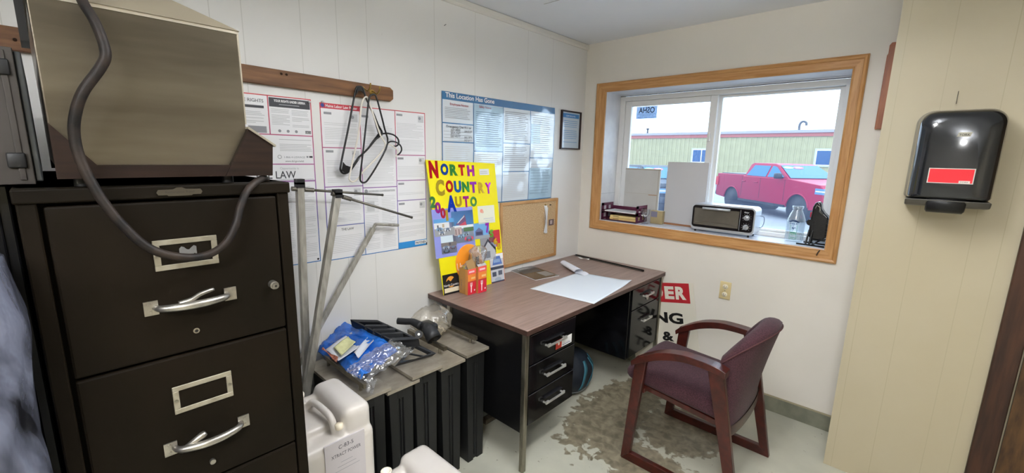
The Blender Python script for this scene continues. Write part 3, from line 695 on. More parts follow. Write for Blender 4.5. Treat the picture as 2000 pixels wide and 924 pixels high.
greek(m, -2.30, 1.06, -2.205, 1.39, .0018, G2, .008, .002); greek(m, -2.195, 1.06, -2.11, 1.39, .0018, G2, .008, .002)
m.lathe([(0, 0), (.005, 0)], flat('#26262a'), c=(-2.112, 1.052, .0018), seg=10)
m.build('labor_poster', label='red and blue bordered poster reading THE LAW, half hidden by the filing cabinet', cat='poster', group=None)
# poster B
z0, z1, y0, y1 = 1.034, 1.748, -2.064, -1.506
m = MB(fr); m.box(y0, y1, z0, z1, .0, .0012, PAPER)
gradborder(m, y0, y1, z0, z1); hline(m, y0, y1, z0, z0, z1); hline(m, y0, y1, z1-.004, z0, z1)
c1, c2 = -1.879, -1.690
vline(m, c1, z0, z1, z0, z1); vline(m, c2, z0, z1, z0, z1)
m.rect(y0, 1.725, c1, z1, .0014, flat('#c23b4a')); m.text('Maine Labor Law Poster', -2.038, 1.731, .002, .017, WHITEP, fit=.150, bold=.02); m.lathe([(0, 0), (.008, 0)], flat('#35478f'), c=(-2.051, 1.737, .002))
for z in (1.553, 1.376, 1.193): hline(m, y0, c1, z, z0, z1)
hline(m, c1, c2, 1.365, z0, z1)
for z in (1.525, 1.395, 1.290): hline(m, c2, y1, z, z0, z1)
def panel(a, b_, lo, hi, crest='r', img=True):
    m.rect(a+.01, hi-.020, a+.045, hi-.010, .0018, G3)
    if crest: m.rect((b_-.045), hi-.045, b_-.010, hi-.010, .0018, G2); m.lathe([(0, 0), (.008, 0)], G3, c=(b_-.035, hi-.024, .0021), seg=12)
    greek(m, a+.010, lo+.012, b_-.010, hi-.050, .0018, G2, .0075, .002)
panel(y0+.006, c1, 1.557, 1.72); panel(y0+.006, c1, 1.380, 1.553); panel(y0+.006, c1, 1.197, 1.376)
m.text('THE LAW', -1.995, 1.17, .0018, .016, DK, fit=.062, bold=.01); m.lathe([(0, 0), (.008, 0)], G3, c=(-2.035, 1.175, .0018)); greek(m, y0+.02, 1.05, c1-.01, 1.16, .0018, G2)
panel(c1, c2, 1.37, 1.72, None); m.rect(c1+.02, 1.365-.022, c2-.01, 1.365-.012, .0016, G2)
m.text("WORKERS' COMPENSATION", c1+.032, 1.345, .0018, .013, G3, fit=.145); m.lathe([(0, 0), (.009, 0)], G3, c=(c1+.018, 1.35, .0018))
greek(m, c1+.01, 1.05, c1+.085, 1.33, .0018, G2); greek(m, c1+.1, 1.05, c2-.01, 1.33, .0018, G2); m.rect(c1+.02, 1.25, c1+.06, 1.30, .0019, G2)
panel(c2, y1, 1.529, 1.742); panel(c2, y1, 1.399, 1.525); panel(c2, y1, 1.294, 1.395, None); panel(c2, y1, 1.07, 1.29)
m.rect(c2, z0+.004, y1, 1.070, .0014, flat('#2c86c8')); m.box(-1.585, y1-.003, 1.045, 1.066, .0014, .002, WHITEP); m.text('PAYCHEX', -1.581, 1.049, .0025, .017, flat('#22304f'), fit=.068, bold=.03)
m.rect(-1.513, 1.036, -1.506, 1.05, .003, flat('#2a2a33'))
m.build('labor_poster', label='red and blue bordered poster headed Maine Labor Law Poster behind the hangers', cat='poster')
for (px, py, lab) in ((603, 199, 'white push pin at the top right corner of the poster with the black heading'), (629, 199, 'white push pin at the top left corner of the Maine poster')):
    p = at(px, py, 'x', .002); m = MB(); m.lathe([(0, 0), (.005, 0), (.003, .003), (.003, .008), (.0045, .010), (0, .011)], WHITEP, M=frame((.002, p.y, p.z), (0, 1, 0), (0, 0, 1)), seg=12)
    m.build('push_pin', label=lab, cat='push pin')
# poster C, laminated
z0, z1, y0, y1 = 1.236, 1.876, -1.396, -.392
m = MB(fr)
nu, nv = 61, 31
def lam(u, v):
    yy = y0+(y1-y0)*u; zz = z0+(z1-z0)*v
    wv = .004+.006*max(0, (u-.35))*(math.sin(u*17+v*2)+1)+.006*u*noise.noise(Vector((u*5, v*4, 2)))+.002*noise.noise(Vector((u*14, v*9, 7)))
    return (yy+.01*u*math.sin(v*3), zz, max(.0015, wv))
def lrect(a, b_, c, d, mm, off=.0009):
    n1 = max(2, int((c-a)/(y1-y0)*60)+1); n2 = max(2, int((d-b_)/(z1-z0)*30)+1)
    def f(i, j):
        u = (a+(c-a)*i-y0)/(y1-y0); v = (b_+(d-b_)*j-z0)/(z1-z0); p = lam(u, v); return (p[0], p[1], p[2]+off)
    m.grid(f, n1, n2, mm)
m.grid(lam, nu, nv, LAM)
lrect(y0, 1.833, y1, z1, BLUD)
for a, b_ in ((-1.163, .0), (-.916, 0), (-.655, 0)): lrect(a-.003, z0, a+.003, 1.833, BLUD, .0011)
lrect(y0, z0, y0+.005, z1, BLUD, .0011); lrect(y1-.005, z0, y1, z1, BLUD, .0011); lrect(y0, z0, y1, z0+.005, BLUD, .0011)
for a, c, z in ((y0, -1.163, 1.708), (y0, -1.163, 1.605), (-1.163, -.916, 1.558), (-.916, -.655, 1.615), (-.916, -.655, 1.433), (-.655, y1, 1.524)): lrect(a, z-.003, c, z+.003, BLUD, .0011)
lrect(-1.158, 1.563, -.920, 1.830, LTBL, .001); lrect(-.65, 1.24, -.40, 1.455, LTBL, .001)
lrect(-.65, 1.62, -.55, 1.75, LTBL, .001)
def ltext(s_, u, v, size, mm, fit, bold=0, rot=0):
    p = lam((u-y0)/(y1-y0), (v-z0)/(z1-z0)); m.text(s_, u, v, p[2]+.0028, size, mm, fit=fit, bold=bold, rot=rot)
ltext('This Location Has Gone', -1.372, 1.846, .036, WHITEP, .378, .02)
for a in range(24):
    pass
TXB = flat('#6f7f95')
def lgreek(a, b_, c, d, mm, step=.012, th=.003):
    v_ = d-step; rr = random.Random(int(a*991+b_*37))
    while v_ > b_:
        e = c-(c-a)*rr.random()*.15
        n1 = max(2, int((e-a)/(y1-y0)*60)+1)
        def f(i, j, v_=v_, e=e):
            u = (a+(e-a)*i-y0)/(y1-y0); v = (v_+th*j-z0)/(z1-z0); p = lam(u, v); return (p[0], p[1], p[2]+.002)
        m.grid(f, n1, 2, mm); v_ -= step
ltext('Employee Notice', -1.34, 1.806, .018, flat('#a0414f'), .135, .01); lgreek(-1.375, 1.73, -1.185, 1.80, G3, .009, .0022)
ltext('Emergency Dial 911 or', -1.365, 1.684, .018, DK, .185, .01)
for k, (a, b_) in enumerate((('207-4000', '284-8100'), ('207-767', ''), ('207-8277', '283-1876'), ('', '747-0111'))):
    z = 1.665-.017*k
    if a: ltext(a, -1.335, z, .017, DK, .07, 0, .03)
    if b_: ltext(b_, -1.235, z-.002, .015, DK, .06, 0, .03)
    lgreek(-1.385, z-.004, -1.18, z+.006, G3, .009, .0012)
ltext('Safety Notice', -1.12, 1.812, .018, flat('#a0414f'), .10, .01); lgreek(-1.145, 1.58, -.93, 1.80, TXB, .0125, .0025)
lgreek(-1.375, 1.47, -1.19, 1.59, G2); lgreek(-1.13, 1.46, -.94, 1.55, G2)
lgreek(-.90, 1.63, -.68, 1.82, G3, .0115); lgreek(-.90, 1.45, -.68, 1.60, G3, .013); lgreek(-.90, 1.26, -.68, 1.42, G2); lgreek(-.63, 1.54, -.43, 1.82, G2, .014); lgreek(-.64, 1.26, -.41, 1.50, TXB, .02, .002)
m.build('safety_poster', label='wide laminated blue poster headed This Location Has Gone', cat='poster')
# certificate
t = thing('framed_certificate', (.002, -.185, 1.59), 'small dark-framed certificate hanging near the room corner', 'certificate')
DFR = mat('dark_wood_frame', '#2c1a18', .4)
m = MB(fr); a, b_, c, d = -.308, -.060, 1.592, 1.872
for r_ in ((a, a+.010, c, d), (b_-.010, b_, c, d), (a+.010, b_-.010, c, c+.010), (a+.010, b_-.010, d-.010, d)): m.box(r_[0], r_[1], r_[2], r_[3], .001, .018, DFR)
m.build('frame', t)
m = MB(fr); m.box(a+.008, b_-.008, c+.008, d-.008, .002, .006, mat('glazed_certificate', '#c3d3df', .1, coat=1)); m.rect(a+.02, d-.05, b_-.02, d-.02, .0065, BLU); greek(m, a+.035, c+.04, b_-.035, d-.06, .0066, BLU, .014, .003); m.text('CERTIFICATE', a+.06, d-.042, .0068, .014, WHITEP, fit=.12); m.build('certificate', t)
# cork board
CORK = mat('cork', '#c9ad86', .85, col2='#b08f66', nscale=150, nfac=(.4, .62), bump=.2, detail=2)
t = thing('cork_board', (.002, -.61, .79), 'oak-framed cork notice board on the wall behind the desk', 'notice board')
m = MB(fr); a, b_, c, d = -.930, -.314, .790, 1.232; e = .020
m.box(a+e, b_-e, c+e, d-e, .002, .009, CORK); m.build('cork_sheet', t)
m = MB(fr)
PF = mat('pale_oak_frame', '#c49765', .45, col2='#a87b49', nscale=6, bump=.04)
for pl in ([(a, c), (b_, c), (b_-e, c+e), (a+e, c+e)], [(b_, c), (b_, d), (b_-e, d-e), (b_-e, c+e)], [(b_, d), (a, d), (a+e, d-e), (b_-e, d-e)], [(a, d), (a, c), (a+e, c+e), (a+e, d-e)]): m.prism(pl, .001, .016, PF)
m.build('frame', t, mods=[BEV(.002)])
m = MB(fr); m.grid(lambda u, v: (-.475+.03*u+.006*math.sin(v*4), .985+.20*v, .013+.006*math.sin(u*3+v*5)), 5, 14, WHITEP); m.grid(lambda u, v: (-.468+.03*u+.004*math.sin(v*4), .98+.19*v, .018+.006*math.sin(u*3+v*4)), 5, 14, flat('#dcdde0'))
m.build('note_strip', label='white paper strip pinned to the upper right of the cork board', cat='note')
m = MB(fr); m.box(-.415, -.355, 1.03, 1.075, .0105, .012, flat('#5d4a4a')); m.box(-.40, -.375, 1.04, 1.068, .012, .0125, flat('#b0a0a0')); m.build('small_photo', label='tiny dark photo pinned to the right of the cork board', cat='photo')
m = MB(fr); m.lathe([(0, .009), (.005, .009), (.003, .012), (.003, .017), (.0045, .019), (0, .020)], mat('gold_pin', '#b8963f', .3, .7), c=(-.462, 1.188, 0)); m.build('push_pin', label='gold push pin above the paper strip on the cork board', cat='push pin')
m = MB(fr); m.lathe([(0, .009), (.005, .009), (.003, .012), (.003, .017), (.0045, .019), (0, .020)], flat('#2b2a2a'), c=(-.405, 1.185, 0)); m.build('push_pin', label='dark push pin near the top right corner of the cork board', cat='push pin')

# ------------------------------------------------------------------ yellow display board
BO = Vector((.098, -1.474, .7515)); BU = Vector((.03, .507, 0)).normalized(); BV = Vector((-.075, -.02, .758)).normalized()
bf = frame(BO, BU, BV); bw, bh = .476, .757
YEL = mat('bright_yellow_card', '#efe20a', .5)
t = thing('display_board', tuple(BO+BU*.24), 'yellow display board with foil letters leaning on the wall above the desk', 'display board')
m = MB(bf); m.prism([(.008, 0), (bw, -.012), (bw-.012, bh-.018), (-.026, bh)], -.006, .0, YEL); m.build('board', t)
def foil(hexc): return mat('foil_'+hexc.lstrip('#'), hexc, .22, .55, bump=.6, bscale=40)
def letters(lst):
    for ch_, u0, v0, u1, v1, col in lst:
        m = MB(bf); m.text(ch_, u0, v0, .0012, .1, foil(col), fit=(u1-u0), hfit=v1-v0, bold=.055, thick=.0015); m.build('foil_letter', t)
letters([('N', -.012, .658, .045, .752, '#cf1f2f'), ('O', .062, .673, .113, .738, '#1d52b8'), ('R', .124, .670, .176, .733, '#3f9a4a'), ('T', .185, .669, .230, .732, '#d0202c'), ('H', .246, .665, .298, .728, '#b63ba8'),
         ('C', .020, .560, .076, .650, '#c9b03a'), ('O', .086, .576, .136, .645, '#cf1f2f'), ('U', .143, .573, .193, .640, '#2268c4'), ('N', .199, .573, .250, .634, '#3a9c52'), ('T', .257, .567, .306, .632, '#a43cc0'), ('R', .318, .562, .364, .627, '#d8b23c'), ('Y', .372, .557, .420, .624, '#c23bc0'),
         ('A', .082, .466, .146, .560, '#1742c9'), ('U', .141, .492, .187, .552, '#c8a836'), ('T', .198, .486, .240, .551, '#c2329c'), ('O', .250, .486, .298, .546, '#5aa05a'),
         ('2', -.028, .497, .012, .560, '#55a05a'), ('0', .002, .464, .040, .528, '#b02fa0'), ('0', .034, .434, .068, .494, '#c83350'), ('1', .068, .418, .084, .480, '#d6b848')])
m = MB(bf)
SKYB = flat('#5e9fd6'); LAV = flat('#8c93d8'); GRY = flat('#8f9098'); LG = flat('#c4c9d0'); DGY = flat('#50525c'); REDC = flat('#c0485a'); WHT = WHITEP
def pic(u0, v0, u1, v1, items, name='photo'):
    m = MB(bf); m.box(u0, u1, v0, v1, .0005, .0014, items[0])
    for it in items[1:]:
        if it[0] == 'r': m.rect(u0+(u1-u0)*it[1], v0+(v1-v0)*it[2], u0+(u1-u0)*it[3], v0+(v1-v0)*it[4], .0018+.0001*items.index(it), it[5])
        elif it[0] == 'p': m.poly([(u0+(u1-u0)*a, v0+(v1-v0)*b_, .0018+.0001*items.index(it)) for a, b_ in it[1]], it[2])
        elif it[0] == 'e': m.lathe([(0, 0), (it[3], 0)], it[4], c=(u0+(u1-u0)*it[1], v0+(v1-v0)*it[2], .0018+.0001*items.index(it)), seg=18, sy=it[5] if len(it) > 5 else 1)
    m.build(name, t)
pic(-.022, .215, .262, .488, [LAV, ('r', .0, .0, 1, .02, LAV)], 'lavender_sheet')
def car(u, v, c, s_=1): return [('e', u, v, .022*s_, c, .45), ('e', u, v+.04, .013*s_, flat('#6c7c93'), .5), ('e', u-.06*s_, v-.06, .005*s_, DGY), ('e', u+.06*s_, v-.06, .005*s_, DGY)]
def lift(c, dz): return c
pic(.104, .378, .262, .468, [SKYB])
m = MB(bf); m.poly([(.130, .390, .0022), (.200, .446, .0022), (.206, .415, .0022), (.208, .385, .0022)], flat('#6d4f73')); m.poly([(.150, .384, .0024), (.200, .405, .0024), (.210, .382, .0024)], REDC); m.poly([(.142, .400, .0025), (.196, .440, .0025), (.197, .434, .0025), (.146, .396, .0025)], LG); m.build('photo_detail', t)
pic(-.016, .336, .120, .432, [LG, ('r', 0, .75, 1, 1, SKYB), ('r', 0, .45, .75, .78, flat('#dfe2e4')), ('r', .15, .5, .22, .66, DGY), ('r', .4, .5, .5, .7, flat('#b7a78a')), ('r', 0, 0, 1, .45, flat('#9a9ca0'))]+car(.25, .42, flat('#7fa8c8'))+car(.65, .35, flat('#d5dde4'))+car(.35, .18, flat('#c8ccd0')))
pic(.020, .234, .125, .335, [flat('#7f848c'), ('r', 0, .62, .8, 1, flat('#cfe0ea')), ('r', 0, .40, 1, .62, flat('#76706e')), ('r', .5, .45, .62, .62, DGY)]+car(.3, .35, flat('#a9b6c4'))+car(.75, .3, flat('#6e5563'))+car(.3, .12, flat('#3f4550')))
pic(.110, .282, .258, .384, [flat('#9aa6b2'), ('r', 0, .82, 1, 1, flat('#e6eef2')), ('r', .5, .62, 1, .85, flat('#4f6e4c')), ('r', .03, .45, .4, .9, flat('#bba8a6')), ('r', .1, .5, .14, .8, flat('#6e5a5c')), ('r', .25, .5, .29, .8, flat('#6e5a5c'))]+car(.35, .40, flat('#8fc0de'))+car(.6, .5, flat('#9fb4c4'))+car(.72, .2, flat('#d0506a'), 1.5))
pic(.300, .378, .432, .486, [flat('#e9ead8'), ('e', .22, .72, .012, flat('#e79a86')), ('e', .28, .66, .008, flat('#e2b09c')), ('r', .3, .25, .9, .29, LG), ('r', .4, .15, .9, .18, LG)], 'business_card')
pic(.262, .290, .380, .385, [flat('#6ea8d8'), ('p', [(.05, .2), (.05, .5), (.3, .72), (.55, .5), (.55, .2)], flat('#63688f')), ('r', .1, .25, .5, .45, flat('#3f3f5e')), ('r', .0, .0, 1, .2, flat('#9aa0a8'))])
pic(.372, .225, .462, .330, [flat('#c22a3a'), ('r', 0, .0, .6, .3, flat('#8f94ac'))], 'red_card')
pic(.300, .150, .420, .290, [flat('#8f9095'), ('p', [(.0, .45), (.5, .95), (1, .5), (1, .3), (0, .3)], flat('#3b3b45')), ('p', [(.04, .35), (.5, .82), (.95, .4), (.95, 0), (.04, 0)], flat('#b9bcc2')), ('r', .3, .1, .6, .4, flat('#777b84'))])
pic(.365, .000, .474, .180, [flat('#c9ccd2'), ('r', 0, .82, 1, 1, flat('#eef1f2')), ('p', [(.15, .62), (.3, .92), (.75, .92), (.9, .62)], flat('#5472b4')), ('r', .25, .70, .75, .82, flat('#88a4cc')), ('r', 0, .46, 1, .56, flat('#3a4052')), ('r', .1, .22, .4, .38, flat('#4c5262')), ('r', .55, .24, .85, .40, flat('#5a6070')), ('e', .5, .1, .028, flat('#a9b4c2'), .5), ('r', 0, 0, 1, .05, flat('#3b4255'))])
m = MB(bf); m.box(.362, .478, -.012, .182, .0002, .0005, flat('#ee7c30')); m.build('orange_border', t)
m = MB(bf); m.box(.337, .412, .670, .706, .0005, .0014, flat('#e4e8ea')); greek(m, .343, .676, .40, .70, .0018, G3, .01, .002); m.build('paper_slip', t)
m = MB(bf); m.box(.008, .120, -.002, .115, .0005, .0016, flat('#121214')); m.lathe([(0, 0), (.032, 0)], flat('#e9a03a'), c=(.062, .070, .0019)); m.poly([(.012, .060, .0022), (.045, .085, .0022), (.060, .072, .0022), (.085, .092, .0022), (.115, .060, .0022), (.115, .045, .0022), (.012, .045, .0022)], flat('#1d1a18'))
m.text('North Country', .012, .046, .0026, .018, WHITEP, fit=.104, bold=.01); m.rect(.014, .010, .116, .036, .0022, flat('#e6dcc0')); greek(m, .02, .012, .11, .034, .0024, flat('#c9b48a'), .009, .002)
m.build('north_country_card', t)
m = MB(bf); m.lathe([(0, .003), (.097, .003), (.100, .002), (.100, .0)], mat('orange_disc_card', '#ef8d22', .4, col2='#f2a83a', nscale=4), c=(.205, .155, .001), seg=48, sy=1.14); m.text('Up', .112, .125, .0045, .06, flat('#f6cdb4'), fit=.05, bold=.02); m.build('orange_disc', t)
letters([('7', .350, .318, .380, .380, '#b63bd0'), ('S', .378, .288, .410, .336, '#74b84a'), ('6', .405, .240, .438, .280, '#e8c22e'), ('8', .432, .204, .462, .246, '#e6c22c')])
# two fork boxes
def forkbox(x0, x1, y0, y1, top, lab, flap):
    t = thing('cutlery_box', ((x0+x1)/2, (y0+y1)/2, DT+.001), lab, 'cutlery box', 'cutlery boxes on the desk')
    z0 = DT+.001; KR = mat('kraft_side', '#b98a52', .6, col2='#a87840', nscale=12); OR = flat('#ef8a3a'); RD = flat('#cf2438'); IN = mat('box_inside', '#a07f54', .8)
    m = MB(); th = .0012
    m.box(x0, x1, y0, y0+th, z0, top, KR).box(x0, x1, y1-th, y1, z0, top, KR).box(x0, x0+th, y0+th, y1-th, z0, top, KR).box(x1-th, x1, y0+th, y1-th, z0, top, OR).box(x0, x1, y0, y1, z0, z0+.001, KR)
    F = frame((x1, y0, z0), (0, 1, 0), (0, 0, 1)); W = y1-y0; H = top-z0
    m.rect(0, 0, W, H*.48, .0004, RD, F); m.rect(0, H*.48, W, H*.53, .0005, flat('#b9402c'), F); m.rect(0, H*.80, W, H, .0005, flat('#ef5f57'), F); m.rect(W*.15, H*.86, W*.8, H*.93, .0008, flat('#f5c8cf'), F); m.rect(W*.4, H*.60, W*.9, H*.68, .0008, flat('#f2c27a'), F)
    # printed fork
    fk = flat('#f7ecec'); u = W*.42
    m.prism([(u-.003, .012), (u+.003, .012), (u+.0035, H*.30), (u+.008, H*.36), (u-.008, H*.36), (u-.0035, H*.30)], .0006, .0009, fk, F)
    for k in range(4): m.rect(u-.008+.0045*k, H*.36, u-.0055+.0045*k, H*.47, .0009, fk, F)
    m.lathe([(0, 0), (.005, 0)], fk, c=(W*.82, .022, .0008), M=F, seg=12)
    G = frame((x0, y0, z0), (1, 0, 0), (0, 0, 1)); m.text('FORKS', (x1-x0)*.35, H*.15, .0006, .02, flat('#7c6a6a'), G, rot=math.pi/2, fit=H*.4)
    m.rect((x1-x0)*.72, 0, (x1-x0), H, .0005, flat('#c98748'), G)
    m.build('carton', t)
    m = MB()
    if flap:
        m.add([(x1-.002, y0+.004, top), (x1-.002, y1, top), (x1-.028, y1+.004, top+.052), (x1-.022, y0+.002, top+.045)], [(0, 1, 2, 3), (3, 2, 1, 0)], IN)
        m.add([(x0, y1-.001, top), (x1, y1-.001, top), (x1-.012, y1+.008, top+.060), (x0+.008, y1+.006, top+.072)], [(0, 1, 2, 3), (3, 2, 1, 0)], IN)
    else:
        m.add([(x1-.001, y0, top), (x1-.001, y1, top), (x1-.012, y1, top+.012), (x1-.012, y0, top+.012)], [(0, 1, 2, 3), (3, 2, 1, 0)], WHITEP)
    m.build('flap', t)
    return t
p = at(915, 520, 'x', .19); p2 = at(950, 513, 'x', .205)
T1 = forkbox(.116, .190, -1.368, -1.306, .75+.150, 'red and orange fork box with an open brown flap, nearer the desk end', True)
T2 = forkbox(.122, .205, -1.302, -1.236, .75+.158, 'red and orange fork box with a plastic bag of cutlery sticking out', False)
CLEAR = thin('clear_poly_bag', '#f2f2f6', .22, .12, .12, bump=.6)
def bag(fn, nu, nv, name, parent=None, mm=None, **kw):
    m = MB(); m.grid(fn, nu, nv, mm or CLEAR, closed_u=True); return m.build(name, parent, **kw)
def bagfn(cx, cy, z0, z1, rx, ry, seed, flare=.3):
    def f(a, b_):
        th = a*2*math.pi; k = (1+flare*b_)*(1-.75*max(0, b_-.8)/.2)
        q = Vector((math.cos(th), math.sin(th), 0)); nn = noise.noise(Vector((q.x*2.5+seed, q.y*2.5, b_*4)))*.35
        return Vector((cx+rx*q.x*(k+nn), cy+ry*q.y*(k+nn), z0+(z1-z0)*b_+.02*nn))
    return f
bag(bagfn(.160, -1.262, .87, 1.02, .026, .034, 3.3, .9), 40, 24, 'plastic_liner', T2)
bag(bagfn(.150, -1.338, .86, .928, .024, .024, 7.3, .1), 30, 16, 'plastic_liner', T1)
for k in range(6):
    y = -1.29+.008*k; m = MB(); m.tube([(.165, y, .80), (.158-.003*k, y+.004, .945+.004*(k % 3))], [.0025, .004], mat('black_fork_plastic', '#1b1b1f', .35), 6); m.build('fork_handle', T2)

# ------------------------------------------------------------------ things on the desk
z = DT+.0012
c4 = [at(1035, 564, 'z', z), at(1160, 594, 'z', z), at(1234, 550, 'z', z), at(1130, 532, 'z', z)]
def sheetfn(c, curl):
    def f(a, b_):
        p = c[0].lerp(c[1], a).lerp(c[3].lerp(c[2], a), b_); q = Vector(p)
        # rounded near corner and slight lift
        q.z = z+curl*max(0, a-.8)*max(0, b_-.75)*3+.0008*math.sin(a*9+b_*5)**2
        q.z += .004*max(0, .2-b_)*max(0, a-.5)
        return q
    return f
m = MB(); m.grid(sheetfn(c4, .06), 24, 24, mat('drawing_paper', '#e3ebf4', .5)); m.build('large_paper_sheet', label='large blank white sheet of paper lying on the desk', cat='paper', mods=[('SOLIDIFY', dict(thickness=.0006, offset=1))])
c = [at(1046, 548, 'z', z), at(1092, 539, 'z', z), at(1044, 519, 'z', z), at(1006, 526, 'z', z)]
t = thing('magazine', tuple(c[0]), 'dark glossy magazine lying on the desk by the cork board', 'magazine')
u = (c[1]-c[0]); v = (c[3]-c[0]); mf = frame(c[0], u, v); L1, L2 = u.length, v.length
m = MB(frame(c[0], u, Vector((0, 0, 1)).cross(u))); vv = v.dot(Vector((0, 0, 1)).cross(u).normalized())
m.box(0, L1, 0, vv, 0, .004, WHITEP); m.build('pages', t)
m = MB(frame(c[0], u, Vector((0, 0, 1)).cross(u))); MG = mat('magazine_cover', '#232225', .2, col2='#5c524e', nscale=9, nfac=(.45, .7), coat=.6)
m.box(0, L1, 0, vv, .004, .0052, MG); m.text('DIESEL', L1*.25, vv*.83, .0055, .03, flat('#c9c5c0'), fit=L1*.5, bold=.03)
m.rect(L1*.55, vv*.1, L1*.95, vv*.45, .0054, flat('#8d8780')); m.rect(L1*.1, vv*.5, L1*.9, vv*.7, .0053, flat('#55504c')); m.build('cover', t)
# rolled papers
a = at(1100, 513, 'z', .775); b_ = at(1130, 530, 'z', .765)
t = thing('rolled_papers', tuple(b_), 'loosely rolled white papers behind the large sheet', 'paper roll')
def roll(u, v):
    th = u*math.pi*3.6; r_ = (.019-.0022*u*1.6)*(1+.45*v); ax = (b_-a); n1 = ax.cross(Vector((0, 0, 1))).normalized(); n2 = n1.cross(ax).normalized()
    p = a.lerp(b_, v)+n1*math.cos(th)*r_*1.3+n2*math.sin(th)*r_*(.9-.35*v); p.z = max(p.z, z+.0005); return p
m = MB(); m.grid(roll, 60, 12, mat('rolled_white', '#e8eaf3', .6)); m.build('paper', t)
m = MB(); p0 = b_+Vector((.03, -.02, -.01))
m.grid(lambda u, v: Vector((b_.x-.01+.075*u, b_.y+.025-.06*v+.01*u, z+.001+.012*math.sin(u*math.pi)*(1-v*.5))), 10, 6, mat('rolled_white', '#e8eaf3')); m.build('loose_edge', t)
# black bar and strip
a = at(1123, 498, 'z', .757); b_ = at(1257, 529, 'z', .757)
t = thing('metal_angle_bar', tuple(a.lerp(b_, .5)), 'long black angle bar lying along the far end of the desk', 'bar')
m = MB(); ax = (b_-a).normalized(); n1 = Vector((0, 0, 1)).cross(ax)
if n1.y < 0: n1 = -n1
F = frame(Vector((a.x, a.y, DT+.0008)), ax, n1); LL = (b_-a).length
m.prism([(0, -.008), (LL, -.008), (LL, .008), (0, .008)], 0, .003, BLACKM, F).box(0, LL, .005, .008, .003, .012, BLACKM, F); m.build('bar', t, mods=[BEV(.001)])
m = MB(); m.box(.02, LL-.02, -.004, -.001, .0032, .0042, flat('#8d8878'), F); m.build('edge_strip', t)
a = at(1128, 503, 'z', .757); b_ = at(1152, 508, 'z', .757)
m = MB(); m.grid(lambda u, v: Vector(a.lerp(b_, u))+Vector((.0, -.016*v-.015*math.sin(u*3), .004+.006*math.sin(u*5+v)**2)), 14, 5, WHITEP); m.build('paper_scrap', label='crumpled strip of white paper beside the black bar in the desk corner', cat='paper', mods=[('SOLIDIFY', dict(thickness=.0006))])

# ------------------------------------------------------------------ row of black boxes with metal lids
LIDM = mat('scratched_lid_steel', '#9a9284', .5, .55, col2='#b3ab9d', nscale=11, bump=.06, stretch=(2, 1, 1))
BARM = mat('handle_bar_steel', '#8c8678', .4, .9, col2='#6a6457', nscale=20)
CASE = mat('black_case_shell', '#111213', .5)
boxes = [(-2.225, -2.064, .600, 'leftmost of the row', -2.10), (-2.083, -1.927, .582, 'second from left in the row', -2.00),
         (-1.963, -1.802, .602, 'middle one of the row, under the black grilles', -1.87), (-1.815, -1.668, .585, 'second from the desk, under the clear bag', -1.745), (-1.660, -1.512, .596, 'right against the end of the desk', -1.59)]
for i, (y0, y1, zt, lab, hy) in enumerate(boxes):
    t = thing('lidded_box', (.28, (y0+y1)/2, 0), 'tall black box with a steel lid, '+lab, 'storage box', 'black boxes with steel lids')
    yc = (y0+y1)/2; wt, wb = .058, .050; x1 = .498
    if i == 1: yc -= .004
    m = MB()
    vs = []
    for z, w_ in ((.0, wb), (zt-.0145, wt)):
        xx = x1 if z else x1+.002
        vs += [(.085, yc-w_, z), (xx, yc-w_, z), (xx, yc-.016, z), (xx-.008, yc-.013, z), (xx-.008, yc+.007, z), (xx, yc+.010, z), (xx, yc+w_, z), (.085, yc+w_, z)]
    m.add(vs, [tuple(range(8))[::-1], tuple(range(8, 16))]+[(k, (k+1) % 8, 8+(k+1) % 8, 8+k) for k in range(8)], CASE)
    m.box(x1-.010, x1+.001, yc-.018, yc+.012, zt-.06, zt-.0145, CASE).box(x1-.008, x1-.002, yc-.005, yc-.001, .02, zt-.065, BLACKP)
    m.build('case', t, mods=[BEV(.002)])
    m = MB(); m.box(.078, .515, y0, y1, zt-.014, zt, LIDM); m.build('lid', t, mods=[BEV(.001)])
    xe = {0: at(713, 755, 'z', .636).x, 3: at(870, 680, 'z', .625).x, 4: at(930, 660, 'z', .635).x}.get(i, .36)
    hy2 = {0: at(713, 755, 'z', .636).y+.004, 3: at(870, 680, 'z', .625).y, 4: at(930, 660, 'z', .635).y}.get(i, hy)
    m = MB(); m.box(.12, xe, hy2-.010, hy2+.010, zt+.026, zt+.046, BARM); h = m.build('handle_bar', t, mods=[BEV(.001)])
    for x in (.16, xe-.045): MB().cyl((x, hy2, zt+.0003), (x, hy2, zt+.026), .007, STEEL, 12).build('stud', t)

# ------------------------------------------------------------------ pile on the boxes
BLUEP = mat('blue_plastic_bag', '#0f4fae', .22, col2='#2a72cf', nscale=7, bump=.5, bscale=25)
def q3(px, py, z): return at(px, py, 'z', z)
def crump(c, z_of, amp, seed, freq=9):
    def f(a, b_):
        p = c[0].lerp(c[1], a).lerp(c[3].lerp(c[2], a), b_); n_ = noise.noise(Vector((a*freq*.6+seed, b_*freq*.6, seed)))+.5*abs(noise.noise(Vector((a*freq*1.7, b_*freq*1.7, seed+3))))
        s1 = noise.noise(Vector((a*3, b_*3, seed+9)))*.012
        return Vector((p.x+s1, p.y-s1, z_of(a, b_)+amp*n_))
    return f
c = [q3(619, 681, .655), q3(702, 738, .655), q3(778, 688, .68), q3(670, 632, .70)]
t = thing('blue_plastic_bag', tuple(q3(690, 690, .66)), 'crumpled bright blue plastic bag with papers on the left black boxes', 'plastic bag')
zb = lambda a, b_: .650+.060*b_*(1-.3*a)+.018*math.sin(a*math.pi)-.02*max(0, .12-b_)/.12
m = MB(); m.grid(crump(c, zb, .016, 4.2), 60, 50, BLUEP); m.build('bag', t, mods=[('SOLIDIFY', dict(thickness=.001))])
